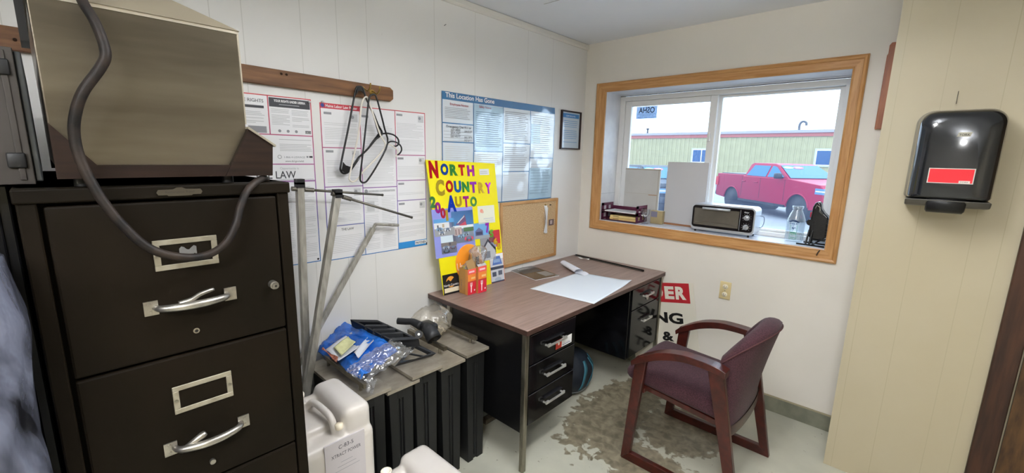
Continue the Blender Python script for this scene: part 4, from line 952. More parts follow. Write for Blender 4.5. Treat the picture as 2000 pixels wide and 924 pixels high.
m = MB(); c2 = [q3(676, 722, .67), q3(716, 742, .655), q3(812, 688, .68), q3(770, 668, .70)]
m.grid(crump(c2, lambda a, b_: .665+.045*b_-.028*a+.015*math.sin(b_*3), .018, 8.1, 12), 40, 40, thin('clear_crinkled_film', '#e6e8ee', .16, .08, .18, bump=1.0)); 
c3 = [q3(716, 742, .655), q3(714, 762, .63), q3(728, 768, .63), q3(737, 740, .655)]
m.grid(crump(c3, lambda a, b_: .655-.03*a, .01, 2.1, 12), 12, 12, thin('clear_crinkled_film', '#dfe2e8')); m.build('clear_end', t)
def onpile(pts, dz, mm, name, parent, bend=.006):
    a_, b2, c_, d_ = [q3(px, py, .70+dz) for px, py in pts]
    m = MB(); m.grid(lambda u, v: a_.lerp(b2, u).lerp(d_.lerp(c_, u), v)+Vector((0, 0, bend*math.sin(u*5+v*3))), 12, 10, mm); return m.build(name, parent, mods=[('SOLIDIFY', dict(thickness=.0006))])
onpile([(634, 684), (661, 702), (722, 668), (696, 644)], .0, mat('label_sheet', '#cfd3dc', .4, coat=.5), 'shipping_document', t)
onpile([(690, 690), (700, 697), (730, 668), (726, 652)], .004, mat('label_sheet', '#cfd3dc'), 'folded_leaflet', t)
onpile([(651, 679), (667, 693), (695, 669), (680, 657)], .012, mat('yellow_note', '#d8d8a6', .5, col2='#c9c890', nscale=60), 'yellow_label', t, .003)
onpile([(628, 683), (657, 705), (661, 700), (632, 679)], .006, mat('red_brown_strip', '#7a3524', .4, col2='#b3735a', nscale=90), 'red_brown_strip', t)
onpile([(700, 648), (712, 655), (716, 650), (704, 643)], .014, DK, 'barcode_panel', t, .001)
def grille(name, C4, th, lab, nh, z):
    P = [Vector(p) for p in C4]; U = (P[1]-P[0]); V = (P[3]-P[0]); N_ = U.cross(V).normalized()
    if N_.z < 0: N_ = -N_
    t = thing(name, tuple(P[0]), lab, 'grille')
    def pt(u, v, d): return P[0].lerp(P[1], u).lerp(P[3].lerp(P[2], u), v)-N_*d
    m = MB(); e = .09
    rows = [0, e]+[x for k in range(nh) for x in (e+(1-2*e)*(k+.0)/nh+.02, e+(1-2*e)*(k+1)/nh-.02)]+[1-e, 1]
    us = [0, .12, .88, 1]; rows = sorted(set(round(r_, 4) for r_ in rows)); holes = []
    for j in range(len(rows)-1):
        for i in range(3):
            mid = (rows[j]+rows[j+1])/2; hole = i == 1 and any(e+(1-2*e)*k/nh+.02 <= mid <= e+(1-2*e)*(k+1)/nh-.02 for k in range(nh))
            if hole: holes.append((us[i], us[i+1], rows[j], rows[j+1])); continue
            a_, b2, c_, d_ = us[i], us[i+1], rows[j], rows[j+1]
            m.add([pt(a_, c_, 0), pt(b2, c_, 0), pt(b2, d_, 0), pt(a_, d_, 0), pt(a_, c_, th*.35), pt(b2, c_, th*.35), pt(b2, d_, th*.35), pt(a_, d_, th*.35)],
                  [(0, 1, 2, 3), (7, 6, 5, 4), (0, 4, 5, 1), (1, 5, 6, 2), (2, 6, 7, 3), (3, 7, 4, 0)], mat('grille_black', '#26282c', .42))
    m.build('face', t)
    m = MB(); q_ = [(0, 0), (1, 0), (1, 1), (0, 1)]
    for k in range(4):
        a_, b2 = q_[k], q_[(k+1) % 4]; o_ = .02
        ins = lambda p_: (p_[0]*(1-2*o_)+o_, p_[1]*(1-2*o_)+o_)
        v8 = [pt(*a_, 0), pt(*b2, 0), pt(*b2, th), pt(*a_, th), pt(*ins(a_), 0.0005), pt(*ins(b2), 0.0005), pt(*ins(b2), th), pt(*ins(a_), th)]
        m.add(v8, [(0, 1, 2, 3), (7, 6, 5, 4), (3, 2, 6, 7), (0, 4, 5, 1)], mat('grille_black', '#1c1d20'))
    m.build('rim', t)
    for (a_, b2, c_, d_) in holes[:0]: pass
    return t
grille('black_grille', [q3(684, 624, .765), q3(766, 666, .715), q3(818, 662, .715), q3(737, 625, .765)], .048, 'tilted black plastic grille with four slots, upper of the two on the boxes', 1, 0)
# cross bars that divide the opening into four slots
P = [q3(684, 624, .765), q3(766, 666, .715), q3(818, 662, .715), q3(737, 625, .765)]
gt = [o for o in COL.objects if o.name == 'black_grille'][0]
for k in range(1, 4):
    u = .12+.76*k/4; a_ = P[0].lerp(P[1], u).lerp(P[3].lerp(P[2], u), .09); b2 = P[0].lerp(P[1], u).lerp(P[3].lerp(P[2], u), .91)
    m = MB(); m.tube([a_-Vector((0, 0, .007)), b2-Vector((0, 0, .007))], .014, mat('grille_black', '#1c1d20'), 4); m.build('cross_bar', gt)
grille('black_grille', [q3(779, 710, .655), q3(809, 702, .625), q3(852, 690, .625), q3(812, 670, .66)], .028, 'flat black plastic grille, lower of the two, lying on the lids', 2, 0)

t = thing('vacuum_fitting', tuple(q3(840, 660, .62)), 'black plastic hose fitting sticking out of a clear bag on the boxes', 'hose fitting')
FB = mat('matte_black_fitting', '#202124', .5)
a_ = q3(777, 627, .71); b2 = q3(806, 629, .71); c_ = q3(822, 637, .70)
m = MB(); P = spline([a_, a_.lerp(b2, .5), b2, c_], 4); m.tube(P, [.0165]*(len(P)-5)+[.018, .019, .020, .021, .022], FB, 20)
e_ = (a_-b2).normalized(); m.lathe([(.0135, 0), (.0165, .001)], FB, M=Matrix.Translation(a_) @ e_.to_track_quat('Z', 'Y').to_matrix().to_4x4()); m.lathe([(0, -.001+.0015), (.0135, .0015)], flat('#060607'), M=Matrix.Translation(a_) @ e_.to_track_quat('Z', 'Y').to_matrix().to_4x4())
m.build('pipe', t)
c_ = q3(838, 643, .69); d_ = q3(849, 664, .65); ax = (d_-c_).normalized(); RM = Matrix.Translation(c_) @ ax.to_track_quat('Z', 'Y').to_matrix().to_4x4()
m = MB(); m.lathe([(0, -.03), (.022, -.028), (.030, -.015), (.034, .0), (.036, .03), (.037, .060), (.034, .060), (.033, .02), (0, .018)], FB, M=RM, seg=28); m.build('mouth', t)
p = q3(836, 640, .69); m = MB(); m.bbox(p.x-.045, p.x+.045, p.y-.035, p.y+.035, p.z-.02, p.z+.028, FB, .016, 3, smooth=True); m.build('housing', t)
p = q3(818, 653, .67); m = MB(); m.cyl(p, p+(CAM-p).normalized()*.016, .019, FB, 22).cyl(p+(CAM-p).normalized()*.016, p+(CAM-p).normalized()*.018, .006, CHROME, 12); m.build('knob', t)
ct = q3(838, 648, .65)
def bg2(a, b_):
    th = a*2*math.pi; k = math.sin(math.pi*(b_*.86+.04))**.6; d = Vector((math.cos(th), math.sin(th), 0))
    nn = 1+.28*noise.noise(Vector((d.x*2, d.y*2, b_*3+4)))+.08*noise.noise(Vector((d.x*7, d.y*7, b_*9)))
    return Vector((ct.x-.035+.095*d.x*k*nn, ct.y+.045+.105*d.y*k*nn, .606+.150*b_*(1+.2*noise.noise(Vector((d.x*2, d.y*2, 8))))))
m = MB(); m.grid(bg2, 60, 30, thin('clear_sack', '#f8f6f2', .04, .15, .15, dcol='#f3ead8', bump=.8), closed_u=True); m.build('clear_bag', t)
m = MB(); m.tube([bg2(k/60, .12)+Vector((0, 0, .004*math.sin(k))) for k in range(60)], .004, mat('bag_hem', '#d9cdb4', .5), 6, closed=True); m.build('bag_hem', t)

# ------------------------------------------------------------------ white jugs
JUG = mat('milky_jug_plastic', '#cfcac6', .35, col2='#c6c0b8', nscale=3, sss=.25)
def jug(x0, x1, y0, y1, zb, zt, lab, dirt, off=0, cr=1):
    cx, cy = (x0+x1)/2, (y0+y1)/2; D, W, H = x1-x0, y1-y0, zt-zb
    t = thing('plastic_jug', (cx, cy, zb), lab, 'jug', 'white five gallon jugs')
    m = MB(Matrix.Translation((cx, cy, zb)))
    hx, hy = D/2, W/2; sh = H*.80
    m.bbox(-hx, hx, -hy, hy, 0, sh, JUG, .03, 4)
    m.bbox(-hx+.01, hx-.07, -hy+.02, hy-.02, sh-.05, sh+.028, JUG, .02, 3)
    # raised hump along the far (+y) side
    m.bbox(-hx+.005, hx-.014, .040+off, hy-.003, sh-.12, H, JUG, .030, 5)
    m.bbox(-hx+.01, -hx+.075, -hy+.02, hy-.03, sh-.06, H-.03, JUG, .03, 4)
    m.bbox(-hx+.02, hx-.03, -hy+.012, -.06+off*.5, sh-.06, H-.03, JUG, .03, 4)
    # spout
    m.cyl((-.085, -.035+off, sh-.02), (-.085, -.035+off, H-.022), .033*cr, JUG, 24)
    m.cyl((hx-.030, .030, sh-.03), (hx-.030, .030, sh+.026), .013, JUG, 16)
    # carrying handle
    m.tube(spline([(-.065, .0+off, sh), (-.055, .004+off, H-.034), (-.03, .010+off, H-.020), (.04, .016+off, H-.022), (hx-.055, .018+off, H-.036), (hx-.035, .020+off, sh-.01)], 5), .0125, JUG, 12)
    b = m.build('body', t, mods=[('REMESH', dict(mode='VOXEL', voxel_size=.0045, use_smooth_shade=True)), ('SMOOTH', dict(factor=.6, iterations=7))])
    m = MB(Matrix.Translation((cx, cy, zb)))
    rx, ry = -.085, -.035+off
    m.lathe([(a_*cr, b2) for a_, b2 in [(.028, H-.021), (.030, H-.008), (.033, H-.004), (.033, H+.004), (.024, H+.004), (.022, H-.014), (0, H-.014)]], mat('cap_ring', '#efe6d6', .4), c=(rx, ry, 0)); m.build('spout_ring', t)
    m = MB(Matrix.Translation((cx, cy, zb))); m.lathe([(.012, 0), (.013, .002), (.013, .016), (0, .017)], mat('vent_cap_plastic', '#eadfc9', .45), c=(hx-.030, .030, sh+.020), seg=18); m.build('vent_cap', t)
    if dirt:
        m = MB(frame((x1+.0012, cy, zb), (0, 1, 0), (0, 0, 1)))
        m.box(-.035, .100, H*.36, H*.80, -.004, .0015, mat('jug_label', '#bcb7ba', .35)); m.text('C-83-5', .035, H*.725, .0019, .02, DK, fit=.050, center=True); m.text('XTRACT POWER', .035, H*.66, .0019, .02, DK, fit=.100, center=True, hfit=.012)
        for k in range(3): m.rect(.015-.012*k, H*(.60-.035*k), .055+.012*k, H*(.60-.035*k)+.0015, .0019, G3)
        m.build('label', t)
    return t
CR = thing('plastic_crate', (.565, -2.385, 0), 'low dark crate on the floor under the taller white jug', 'crate')
m = MB(); m.box(.43, .64, -2.50, -2.27, 0, .012, BLACKP).box(.43, .64, -2.50, -2.27, .27, .298, BLACKP)
for a_ in (.43, .624):
    for b2 in (-2.50, -2.286): m.box(a_, a_+.016, b2, b2+.016, .012, .27, BLACKP)
m.build('shell', CR)
jug(.43, .71, -2.535, -2.245, .30, .700, 'taller white plastic jug reading XTRACT POWER beside the filing cabinet', True)
jug(.65, .93, -2.255, -2.005, .0, .405, 'smaller-looking cloudy white jug on the floor at the bottom edge of the photo', False, -.045, .6)

# ------------------------------------------------------------------ three steel uprights leaning on the left wall
TUBE = mat('galvanised_tube', '#b9b6ae', .5, .5, col2='#98958c', nscale=16, stretch=(3, 3, .7))
ROD = mat('threaded_rod_steel', '#6f6b64', .45, .9)
def upright(x, top, low, rodpts, r_, lab, cap, bend=False):
    a_ = at(*top, 'x', x); b2 = at(*low, 'x', x); d = (b2-a_)/(a_.z-b2.z); foot = a_+d*(a_.z-.001)
    t = thing('steel_upright', tuple(foot), lab, 'steel upright', 'steel uprights leaning on the wall')
    m = MB(); m.tube([foot, a_], r_*1.25, TUBE, 4); m.build('tube', t, mods=[BEV(.0015)])
    P = [at(*p_, 'x', x+.002) for p_ in rodpts]
    if bend:
        m = MB(); Q = spline([a_-d.normalized()*-.0, a_+Vector((0, .012, .016)), P[0], P[-1]], 4); m.tube(Q, .0075, TUBE, 10); m.build('bent_arm', t)
    else:
        m = MB(); m.tube(P, .0055, ROD, 10); dd = (P[-1]-P[0]).normalized(); m.cyl(P[0]-dd*.02, P[0]+dd*.018, .0105, ROD, 6); m.cyl(P[-1]-dd*.006, P[-1], .0065, ROD, 10)
        m.cyl(P[0]-dd*(.07), P[0]-dd*.045, .0105, ROD, 6); m.build('threaded_rod', t)
    if cap:
        m = MB(frame(a_, (0, 1, 0), (1, 0, 0))); m.box(-r_*1.02, r_*1.02, -r_*1.02, r_*1.02, -.004, .018, BLACKP); m.box(-r_*1.02, r_*1.02, -r_*1.02, r_*1.02, -.018, .004, BLACKP); m.build('end_cap', t)
upright(.10, (585, 358), (600, 750), [(604, 371), (748, 381)], .0155, 'steel upright nearest the filing cabinet with a level threaded rod', True)
upright(.17, (659, 378), (603, 735), [(678, 387), (805, 425)], .0155, 'middle steel upright with a long down-sloping threaded rod', True)
upright(.042, (729, 446), (625, 635), [(737, 438), (778, 440)], .012, 'shortest steel upright, bent over at its top, nearest the wall', False, True)

# ------------------------------------------------------------------ far wall: sign, outlet, plaque
SGR = R(10.5)
so = at(1345, 554, 'y', -.0165); sf = frame(so, (math.cos(SGR), 0, math.sin(SGR)), (-math.sin(SGR), 0, math.cos(SGR)))
sfi = sf.inverted()
def sg(px, py): p = sfi @ at(px, py, 'y', -.0165); return p.x, p.y
m = MB(sf); sw, sh = .455, .60
m.box(-sw, .030, -sh, .004, -.003, 0, mat('sign_white', '#e8e3d4', .35)); m.rect(-sw+.01, -.140, .0, 0, .0006, flat('#b5202b')); 
lh = .092
for s_, u0, w_ in (('R', -.098, .074), ('E', -.176, .068), ('D', -.262, .074), ('N', -.348, .074), ('U', -.434, .074)): m.text(s_, u0, -.116, .0012, .1, mat('sign_cream', '#efe9da', .4), fit=w_, hfit=lh, bold=.05)
KB = mat('sign_black', '#161616', .4)
u1, v1 = sg(1333, 610); m.text('ING', u1-.250, v1-.088, .0012, .1, KB, fit=.250, hfit=.080, bold=.04)
u1, v1 = sg(1293, 646); m.text('&', u1, v1-.070, .0012, .1, KB, fit=.085, hfit=.068, bold=.04)
u1, v1 = sg(1287, 674); m.text('OT', u1, v1-.075, .0012, .1, KB, fit=.15, hfit=.072, bold=.04)
m.build('floor_sign', label='white sign with a red ER banner standing behind the far desk pedestal', cat='sign')
t = thing('wall_outlet', (1.156, -.002, .645), 'cream double electrical outlet on the far wall', 'outlet')
m = MB(frame((1.156, -.0015, .704), (1, 0, 0), (0, 0, 1))); m.bbox(-.034, .034, -.058, .058, 0, .006, mat('outlet_cream', '#d9c695', .4), .003, 2); m.build('cover_plate', t)
for v in (-.026, .026):
    m = MB(frame((1.156, -.0075, .704+v), (1, 0, 0), (0, 0, 1))); m.lathe([(.0, .0015), (.016, .0015), (.017, -.001)], mat('socket_ivory', '#efe6cf', .35), seg=20)
    m.rect(-.008, -.003, -.006, .007, .002, DK).rect(.006, -.002, .008, .006, .002, DK).lathe([(0, .002), (.0025, .002)], DK, c=(0, -.009, 0), seg=10); m.build('socket', t)
m = MB(frame((1.156, -.0075, .704), (1, 0, 0), (0, 0, 1))); m.lathe([(0, .001), (.003, .001), (.003, -.001)], STEEL, seg=10); m.build('screw', t)
m = MB(); zt = at(1740, 83, 'y', -.02).z; zl = at(1716, 252, 'y', -.02).z; xl = at(1732, 110, 'y', -.02).x
m.prism([(xl, zl), (XL-.002, zl), (XL-.002, zt), (xl+.012, zt), (xl+.004, zt-.012), (xl+.004, zt-.05), (xl, zt-.06)], .001, .02, mat('red_oak_plaque', '#a65f35', .4, col2='#8a4826', nscale=6, stretch=(8, 8, 1), bump=.05), frame((0, 0, 0), (1, 0, 0), (0, 0, 1)))
m.build('wooden_plaque', label='narrow reddish wooden plaque on the far wall right of the window', cat='plaque', mods=[BEV(.002)])
m = MB(); m.tube([(2.035, -.352, 1.83), (2.035, -.356, 1.78)], .0012, ROD, 6); m.build('wall_nail', label='thin nail in the wall just above the towel dispenser', cat='nail')

# ------------------------------------------------------------------ towel dispenser
SMOKE = mat('smoked_glossy_cover', '#15171b', .14, col2='#1d1f24', nscale=3, coat=.6); GBACK = mat('grey_back_shell', '#8f8878', .35)
t = thing('towel_dispenser', (2.055, -.45, 1.36), 'smoky black paper towel dispenser with a red label on the right-hand wall', 'towel dispenser')
X0, X1, Z0, Z1 = 1.928, 2.186, 1.398, 1.752
def rr(x0, x1, z0, z1, r_, rb=.012, n_=8):
    P = []
    for cx, cz, a0_, q in ((x1-r_, z1-r_, 0, r_), (x0+r_, z1-r_, 90, r_), (x0+rb, z0+rb, 180, rb), (x1-rb, z0+rb, 270, rb)):
        for k in range(n_+1): a_ = R(a0_+90*k/n_); P.append((cx+q*math.cos(a_), cz+q*math.sin(a_)))
    return P
def loft(prof, mm, name, parent, cap=True):
    m = MB(); n_ = None; V = []
    for (y, ins, r_) in prof:
        P = rr(X0+ins, X1-ins, Z0+ins*.3, Z1-ins, r_); n_ = len(P); V += [(x, y, z) for x, z in P]
    F_ = [(j*n_+k, j*n_+(k+1) % n_, (j+1)*n_+(k+1) % n_, (j+1)*n_+k) for j in range(len(prof)-1) for k in range(n_)]
    if cap: F_ += [tuple((len(prof)-1)*n_+k for k in range(n_))]
    m.add(V, F_, mm, True); return m.build(name, parent)
loft([(-.3505, 0, .055), (-.40, .0, .055), (-.405, .003, .052)], GBACK, 'back_shell', t)
loft([(-.402, .006, .05), (-.50, .010, .05), (-.53, .016, .055), (-.548, .030, .055), (-.555, .050, .05)], SMOKE, 'cover', t)
m = MB(); m.prism([(-.36, 1.398), (-.545, 1.398), (-.520, 1.372), (-.40, 1.362), (-.36, 1.362)], X0+.008, X1-.008, mat('grey_base_shell', '#55524c', .3), frame((0, 0, 0), (0, 1, 0), (0, 0, 1)))
m.build('base', t, mods=[BEV(.006, 3)])
m = MB(); m.tube([(2.000, -.505, 1.384), (2.006, -.505, 1.384), (2.106, -.505, 1.384), (2.112, -.505, 1.384)], [.030, .038, .038, .030], mat('black_feed_roll', '#121214', .4), 24); m.build('feed_roll', t)
DF = frame((0, -.5555, 0), (1, 0, 0), (0, 0, 1))
m = MB(DF); m.box(1.990, 2.117, 1.464, 1.522, 0, .0008, flat('#c9c4be')); m.rect(1.993, 1.467, 2.114, 1.519, .0012, flat('#e22430')); m.rect(2.078, 1.467, 2.108, 1.476, .0015, flat('#e8ded6')); m.text('TORK', 2.081, 1.4685, .0018, .007, DK, fit=.024); m.build('red_label', t)
m = MB(DF); m.poly([(2.048, 1.640, .001), (2.084, 1.640, .001), (2.088, 1.656, .001), (2.052, 1.656, .001)], flat('#a9a596')); m.text('TORK', 2.053, 1.643, .0014, .011, flat('#3c3b36'), fit=.030, bold=.02); m.build('maker_badge', t)

# ------------------------------------------------------------------ backpack under the desk
NAVY = mat('navy_nylon', '#0d1420', .6, col2='#15202e', nscale=9, bump=.3, bscale=30); TEAL = mat('teal_webbing', '#2f6676', .6)
bc = at(1136, 700, 'y', -.66); bc = Vector((.46, -.69, 0))
t = thing('backpack', tuple(bc), 'dark navy bag with teal straps slumped on the floor under the desk', 'bag')
def bp_(a, b_):
    th = a*2*math.pi; k = (math.sin(math.pi*min(1, b_*.93+.07))**.55) if b_ < 1 else 0
    d = Vector((math.cos(th), math.sin(th), 0)); nn = 1+.08*noise.noise(Vector((d.x*2.4, d.y*2.4, b_*4)))
    return Vector((bc.x+.13*d.x*k*nn, bc.y+.165*d.y*k*nn, .002+.30*b_))
m = MB(); m.grid(bp_, 48, 30, NAVY, closed_u=True); m.build('body', t)
for a_ in (.93, .02, .10):
    m = MB()
    m.grid(lambda u, v, a_=a_: (lambda p_: p_+(p_-Vector((bc.x, bc.y, p_.z))).normalized()*.004)(bp_((a_+.03*u+.05*v) % 1, .18+.62*v)), 3, 16, TEAL); m.build('strap', t, mods=[('SOLIDIFY', dict(thickness=.003))])
m = MB(); m.tube([bp_(k/40, .10)*1.0+Vector((0, 0, .0)) for k in range(40)], .005, flat('#8d949c'), 6, closed=True); m.build('rope_trim', t)
m = MB(); m.box(.30, .34, -1.36, -.95, .001, .03, mat('dirty_board', '#6b6256', .8, col2='#4a4339', nscale=12)).build('floor_strip', label='dirty wooden strip lying on the floor under the near end of the desk', cat='wood strip', mods=[BEV(.003)])

# ------------------------------------------------------------------ on the window sill
SZ = WZ0+.0045
BURG = mat('burgundy_tray_plastic', '#5c2340', .35)
t = thing('letter_tray', (.34, .1, SZ), 'burgundy two-tier letter tray with papers at the left end of the sill', 'letter tray')
x0, x1, y0, y1, h_ = .196, .492, .012, .182, .128
m = MB()
for x in (x0, x1-.004):
    m.box(x, x+.004, y0, y1, SZ, SZ+.018, BURG).box(x, x+.004, y0, y1, SZ+.052, SZ+.078, BURG).box(x, x+.004, y0, y1-.03, SZ+.108, SZ+h_, BURG)
    for y in (y0, y1-.03): m.box(x, x+.004, y, y+.03, SZ+.018, SZ+h_, BURG)
    m.box(x, x+.004, y0+.07, y0+.10, SZ+.018, SZ+.108, BURG)
m.build('end_panels', t)
for k, z in enumerate((SZ+.006, SZ+.066)):
    m = MB(); m.box(x0+.004, x1-.004, y0, y1, z, z+.003, BURG).box(x0+.004, x1-.004, y1-.004, y1, z, z+.035, BURG); m.build('shelf', t)
m = MB(); m.box(.222, .480, .020, .170, SZ+.0695, SZ+.076, WHITEP, frame((0, 0, 0), (1, -.02, 0), (.02, 1, 0))); m.rect(.25, .03, .45, .15, SZ+.0765, G2, frame((0, 0, 0), (1, -.02, 0), (.02, 1, 0))); m.build('paper_stack', label='loose printed papers on the top shelf of the burgundy tray', cat='papers')
for k, (cc, lab) in enumerate((('#d8b878', 'tan paperback lying lowest in the burgundy tray'), ('#e2c98c', 'pale yellow paperback lying on the tan one in the burgundy tray'))):
    m = MB(); z = SZ+.0095+.017*k; m.box(.262+.004*k, .480-.003*k, .030, .165, z, z+.002, flat(cc)).box(.262+.004*k, .480-.003*k, .030, .165, z+.0135, z+.0155, flat(cc)).box(.268+.004*k, .478-.003*k, .033, .160, z+.002, z+.0135, flat('#efe6cd')).box(.262+.004*k, .480-.003*k, .0285, .0312, z, z+.0155, flat(cc))
    m.box(.290, .340, .028, .0287, z+.005, z+.009, flat('#6b5a3c'))
    m.build('paperback', label=lab, cat='book', group='paperbacks in the letter tray')
m = MB(); m.bbox(.548, .640, .125, .165, SZ, SZ+.098, mat('tan_card_box', '#b3a179', .6, col2='#9a8a66', nscale=9), .003, 2); m.box(.552, .60, .124, .1255, SZ+.05, SZ+.092, flat('#7d7a8e'))
m.build('small_card_box', label='small tan card box on the sill behind the stemmed glass', cat='box')
t = thing('stemmed_glass', (.535, .07, SZ), 'clear stemmed glass with white marks between the tray and the toaster oven', 'glass')
GL = thin('drinking_glass', '#f3f6fa', .10, .04, .02)
m = MB(); m.lathe([(.0, .001), (.026, .001), (.026, .003), (.006, .006), (.004, .02), (.004, .042), (.012, .050), (.026, .066), (.031, .085), (.030, .108)], GL, c=(.535, .07, SZ)); m.build('bowl', t)
m = MB(); 
for s_ in (-1, 1): m.tube(spline([(.535+s_*.022, .048, SZ+.066), (.535+s_*.010, .042, SZ+.060), (.535+s_*.006, .043, SZ+.070)], 4), .0028, WHITEP, 6)
m.build('white_mark', t)
# panels in the window
PNB = mat('weathered_white_panel', '#c9c8c6', .6, col2='#bcbab6', nscale=3)
m = MB(); m.box(.288, .572, .186, .196, SZ+.02+.02, 1.460, PNB).box(.288, .572, .1855, .186, 1.449, 1.457, flat('#a89f92')).box(.556, .562, .1855, .186, SZ+.05, 1.45, flat('#aaa39a')).box(.49, .556, .1853, .186, 1.262, 1.267, flat('#a0713f')).box(.30, .49, .1853, .186, 1.268, 1.271, flat('#b7b1a9')).box(.29, .57, .186, .200, SZ, SZ+.04, PNB)
m.build('window_panel', label='weathered white panel with a tan peeling edge leaning in the left of the window', cat='panel')
m = MB(); m.box(.622, .912, .186, .198, SZ+.012, 1.515, mat('grey_white_panel', '#c3c2c4', .6)).box(.61, .925, .175, .204, SZ, SZ+.012, mat('thin_wood_strip', '#9a6a4a', .6))
m.build('window_panel', label='plain taller white panel leaning in the window left of the toaster oven', cat='panel')
# OSHA decal on the glass, seen from behind
m = MB(frame((0, .2285, 0), (1, 0, 0), (0, 0, 1))); dx0, dx1, dz0, dz1 = .322, .487, 1.832, 1.922
m.box(dx0, dx1, dz0, dz1, .0, .0005, thin('decal_film', '#c4cfdd', .02, .5, .3, dcol='#8e9db2', translucent=True)); dk2 = flat('#39424f')
m.text('OSHA', dx0+.018, dz0+.040, .0008, .05, dk2, fit=.128, hfit=.044, mirror=True, bold=.02); m.rect(dx0+.01, dz0+.032, dx1-.01, dz0+.034, .0008, dk2)
m.text('On-site Consultation', dx0+.03, dz0+.019, .0008, .012, dk2, fit=.11, mirror=True); m.text('Safety and Health Program', dx0+.016, dz0+.007, .0008, .012, dk2, fit=.135, mirror=True)
m.build('window_decal', label='grey OSHA decal, seen reversed, in the upper left window pane', cat='decal')
# toaster oven
SILV = mat('silver_oven_shell', '#c9ccd2', .3, .5); OVB = mat('oven_black_face', '#171316', .2)
t = thing('toaster_oven', (1.07, .1, SZ), 'silver and black toaster oven with two dials on the window sill', 'toaster oven')
ax0, ax1, ay0, ay1, az0, az1 = .880, 1.268, .035, .178, SZ+.014, 1.247
def rrp(x0, x1, z0, z1, r_, n_=6):
    P = []
    for cx, cz, a0_ in ((x1-r_, z1-r_, 0), (x0+r_, z1-r_, 90), (x0+r_, z0+r_, 180), (x1-r_, z0+r_, 270)):
        for k in range(n_+1): a_ = R(a0_+90*k/n_); P.append((cx+r_*math.cos(a_), cz+r_*math.sin(a_)))
    return P
XZ = frame((0, 0, 0), (1, 0, 0), (0, 0, 1))
m = MB(); m.prism(rrp(ax0, ax1, az0, az1, .026), -ay1, -ay0, SILV, XZ); m.build('shell', t, mods=[BEV(.002)])
m = MB(); m.prism(rrp(ax0+.008, ax1-.008, az0+.018, az1-.010, .02), -ay0, -ay0+.003, OVB, XZ); m.build('fascia', t)
dxr = ax1-.083
m = MB(XZ); m.box(ax0+.020, dxr-.008, az0+.035, az1-.028, -ay0+.003, -ay0+.005, mat('oven_glass', '#5b564e', .15, col2='#6d675d', nscale=5, coat=.5)); 
for zz in (az0+.05, az0+.053): m.box(ax0+.03, dxr-.016, zz, zz+.0012, -ay0+.005, -ay0+.0056, mat('dim_rack', '#8c877c', .3, .8))
d = m.build('glass_door', t)
m = MB(XZ); m.tube([(ax0+.075, az1-.026, -ay0+.016), (dxr-.06, az1-.026, -ay0+.016)], .0075, SILV, 12); m.cyl((ax0+.085, az1-.026, -ay0+.003), (ax0+.085, az1-.026, -ay0+.014), .004, SILV, 8).cyl((dxr-.07, az1-.026, -ay0+.003), (dxr-.07, az1-.026, -ay0+.014), .004, SILV, 8); m.build('door_handle', d)
m = MB(XZ); m.box(dxr-.002, dxr, az0+.025, az1-.018, -ay0+.003, -ay0+.0045, SILV); m.text('Oster', dxr+.02, az1-.034, -ay0+.0035, .012, WHITEP, fit=.028, bold=.02)
m.build('panel_divider', t)
for zz, rot in ((az1-.064, 0), (az0+.050, .9)):
    m = MB(XZ); c0 = (dxr+.037, zz)
    for k in range(9):
        a_ = R(-40+k*32.5); m.cyl((c0[0]+.0245*math.cos(a_), c0[1]+.0245*math.sin(a_), -ay0+.003), (c0[0]+.0245*math.cos(a_), c0[1]+.0245*math.sin(a_), -ay0+.0036), .0013, WHITEP, 6)
    m.lathe([(.0175, .003), (.016, .012), (0, .013)], SILV, c=(c0[0], c0[1], -ay0), seg=22)
    m.box(-.017, .017, -.0035, .0035, -ay0+.012, -ay0+.019, SILV, Matrix.Translation((c0[0], c0[1], 0)) @ Matrix.Rotation(rot, 4, 'Z')); m.build('dial', t)
for x in (ax0+.03, ax1-.03):
    for y in (ay0+.012, ay1-.018): MB().cyl((x, y, SZ), (x, y, az0+.003), .006, BLACKP, 12).build('foot', t)
m = MB(); m.tube(spline([(ax1, .15, 1.19), (ax1+.022, .15, 1.185), (ax1+.026, .15, 1.15), (ax1+.016, .15, 1.12), (ax1, .15, 1.115)], 5), .0022, flat('#6f7a8c'), 6); m.build('rear_wire', t)
# glass milk bottle
t = thing('milk_bottle', (1.468, .13, SZ), 'clear glass milk bottle with a printed label on the window sill', 'bottle')
m = MB(); m.lathe([(0, .002), (.042, .002), (.046, .008), (.048, .02), (.048, .115), (.046, .135), (.036, .165), (.026, .188), (.024, .196), (.029, .200), (.029, .214), (.024, .216)], thin('bottle_glass', '#f0f7fa', .12, .16, .03, dcol='#e6f0f6'), c=(1.468, .13, SZ), seg=32); m.build('glass_body', t)
BPR = mat('bottle_print', '#39507a', .5); GPR = mat('bottle_print_green', '#5f9f8d', .5)
m = MB(frame((1.468, .13-.0487, SZ), (1, 0, 0), (0, 0, 1)))
for (u, v, r_) in ((-.020, .125, .008), (-.008, .130, .009), (.006, .128, .010), (.018, .124, .008), (-.004, .086, .006), (.006, .088, .004), (0, .080, .003)): m.lathe([(0, 0), (r_, 0)], BPR, c=(u, v, 0), seg=12, sy=.6)
for (u0, v0, u1, v1) in ((-.018, .02, -.016, .105), (.016, .02, .018, .105), (-.018, .018, .018, .020)): m.rect(u0, v0, u1, v1, 0, GPR)
m.rect(-.014, .045, .014, .062, 0, GPR).text('MILK', -.012, .047, .0005, .01, WHITEP, fit=.024).rect(-.012, .026, .012, .030, 0, GPR).text('MILK', -.022, .108, .0005, .012, BPR, fit=.044)
m.build('printed_label', t)
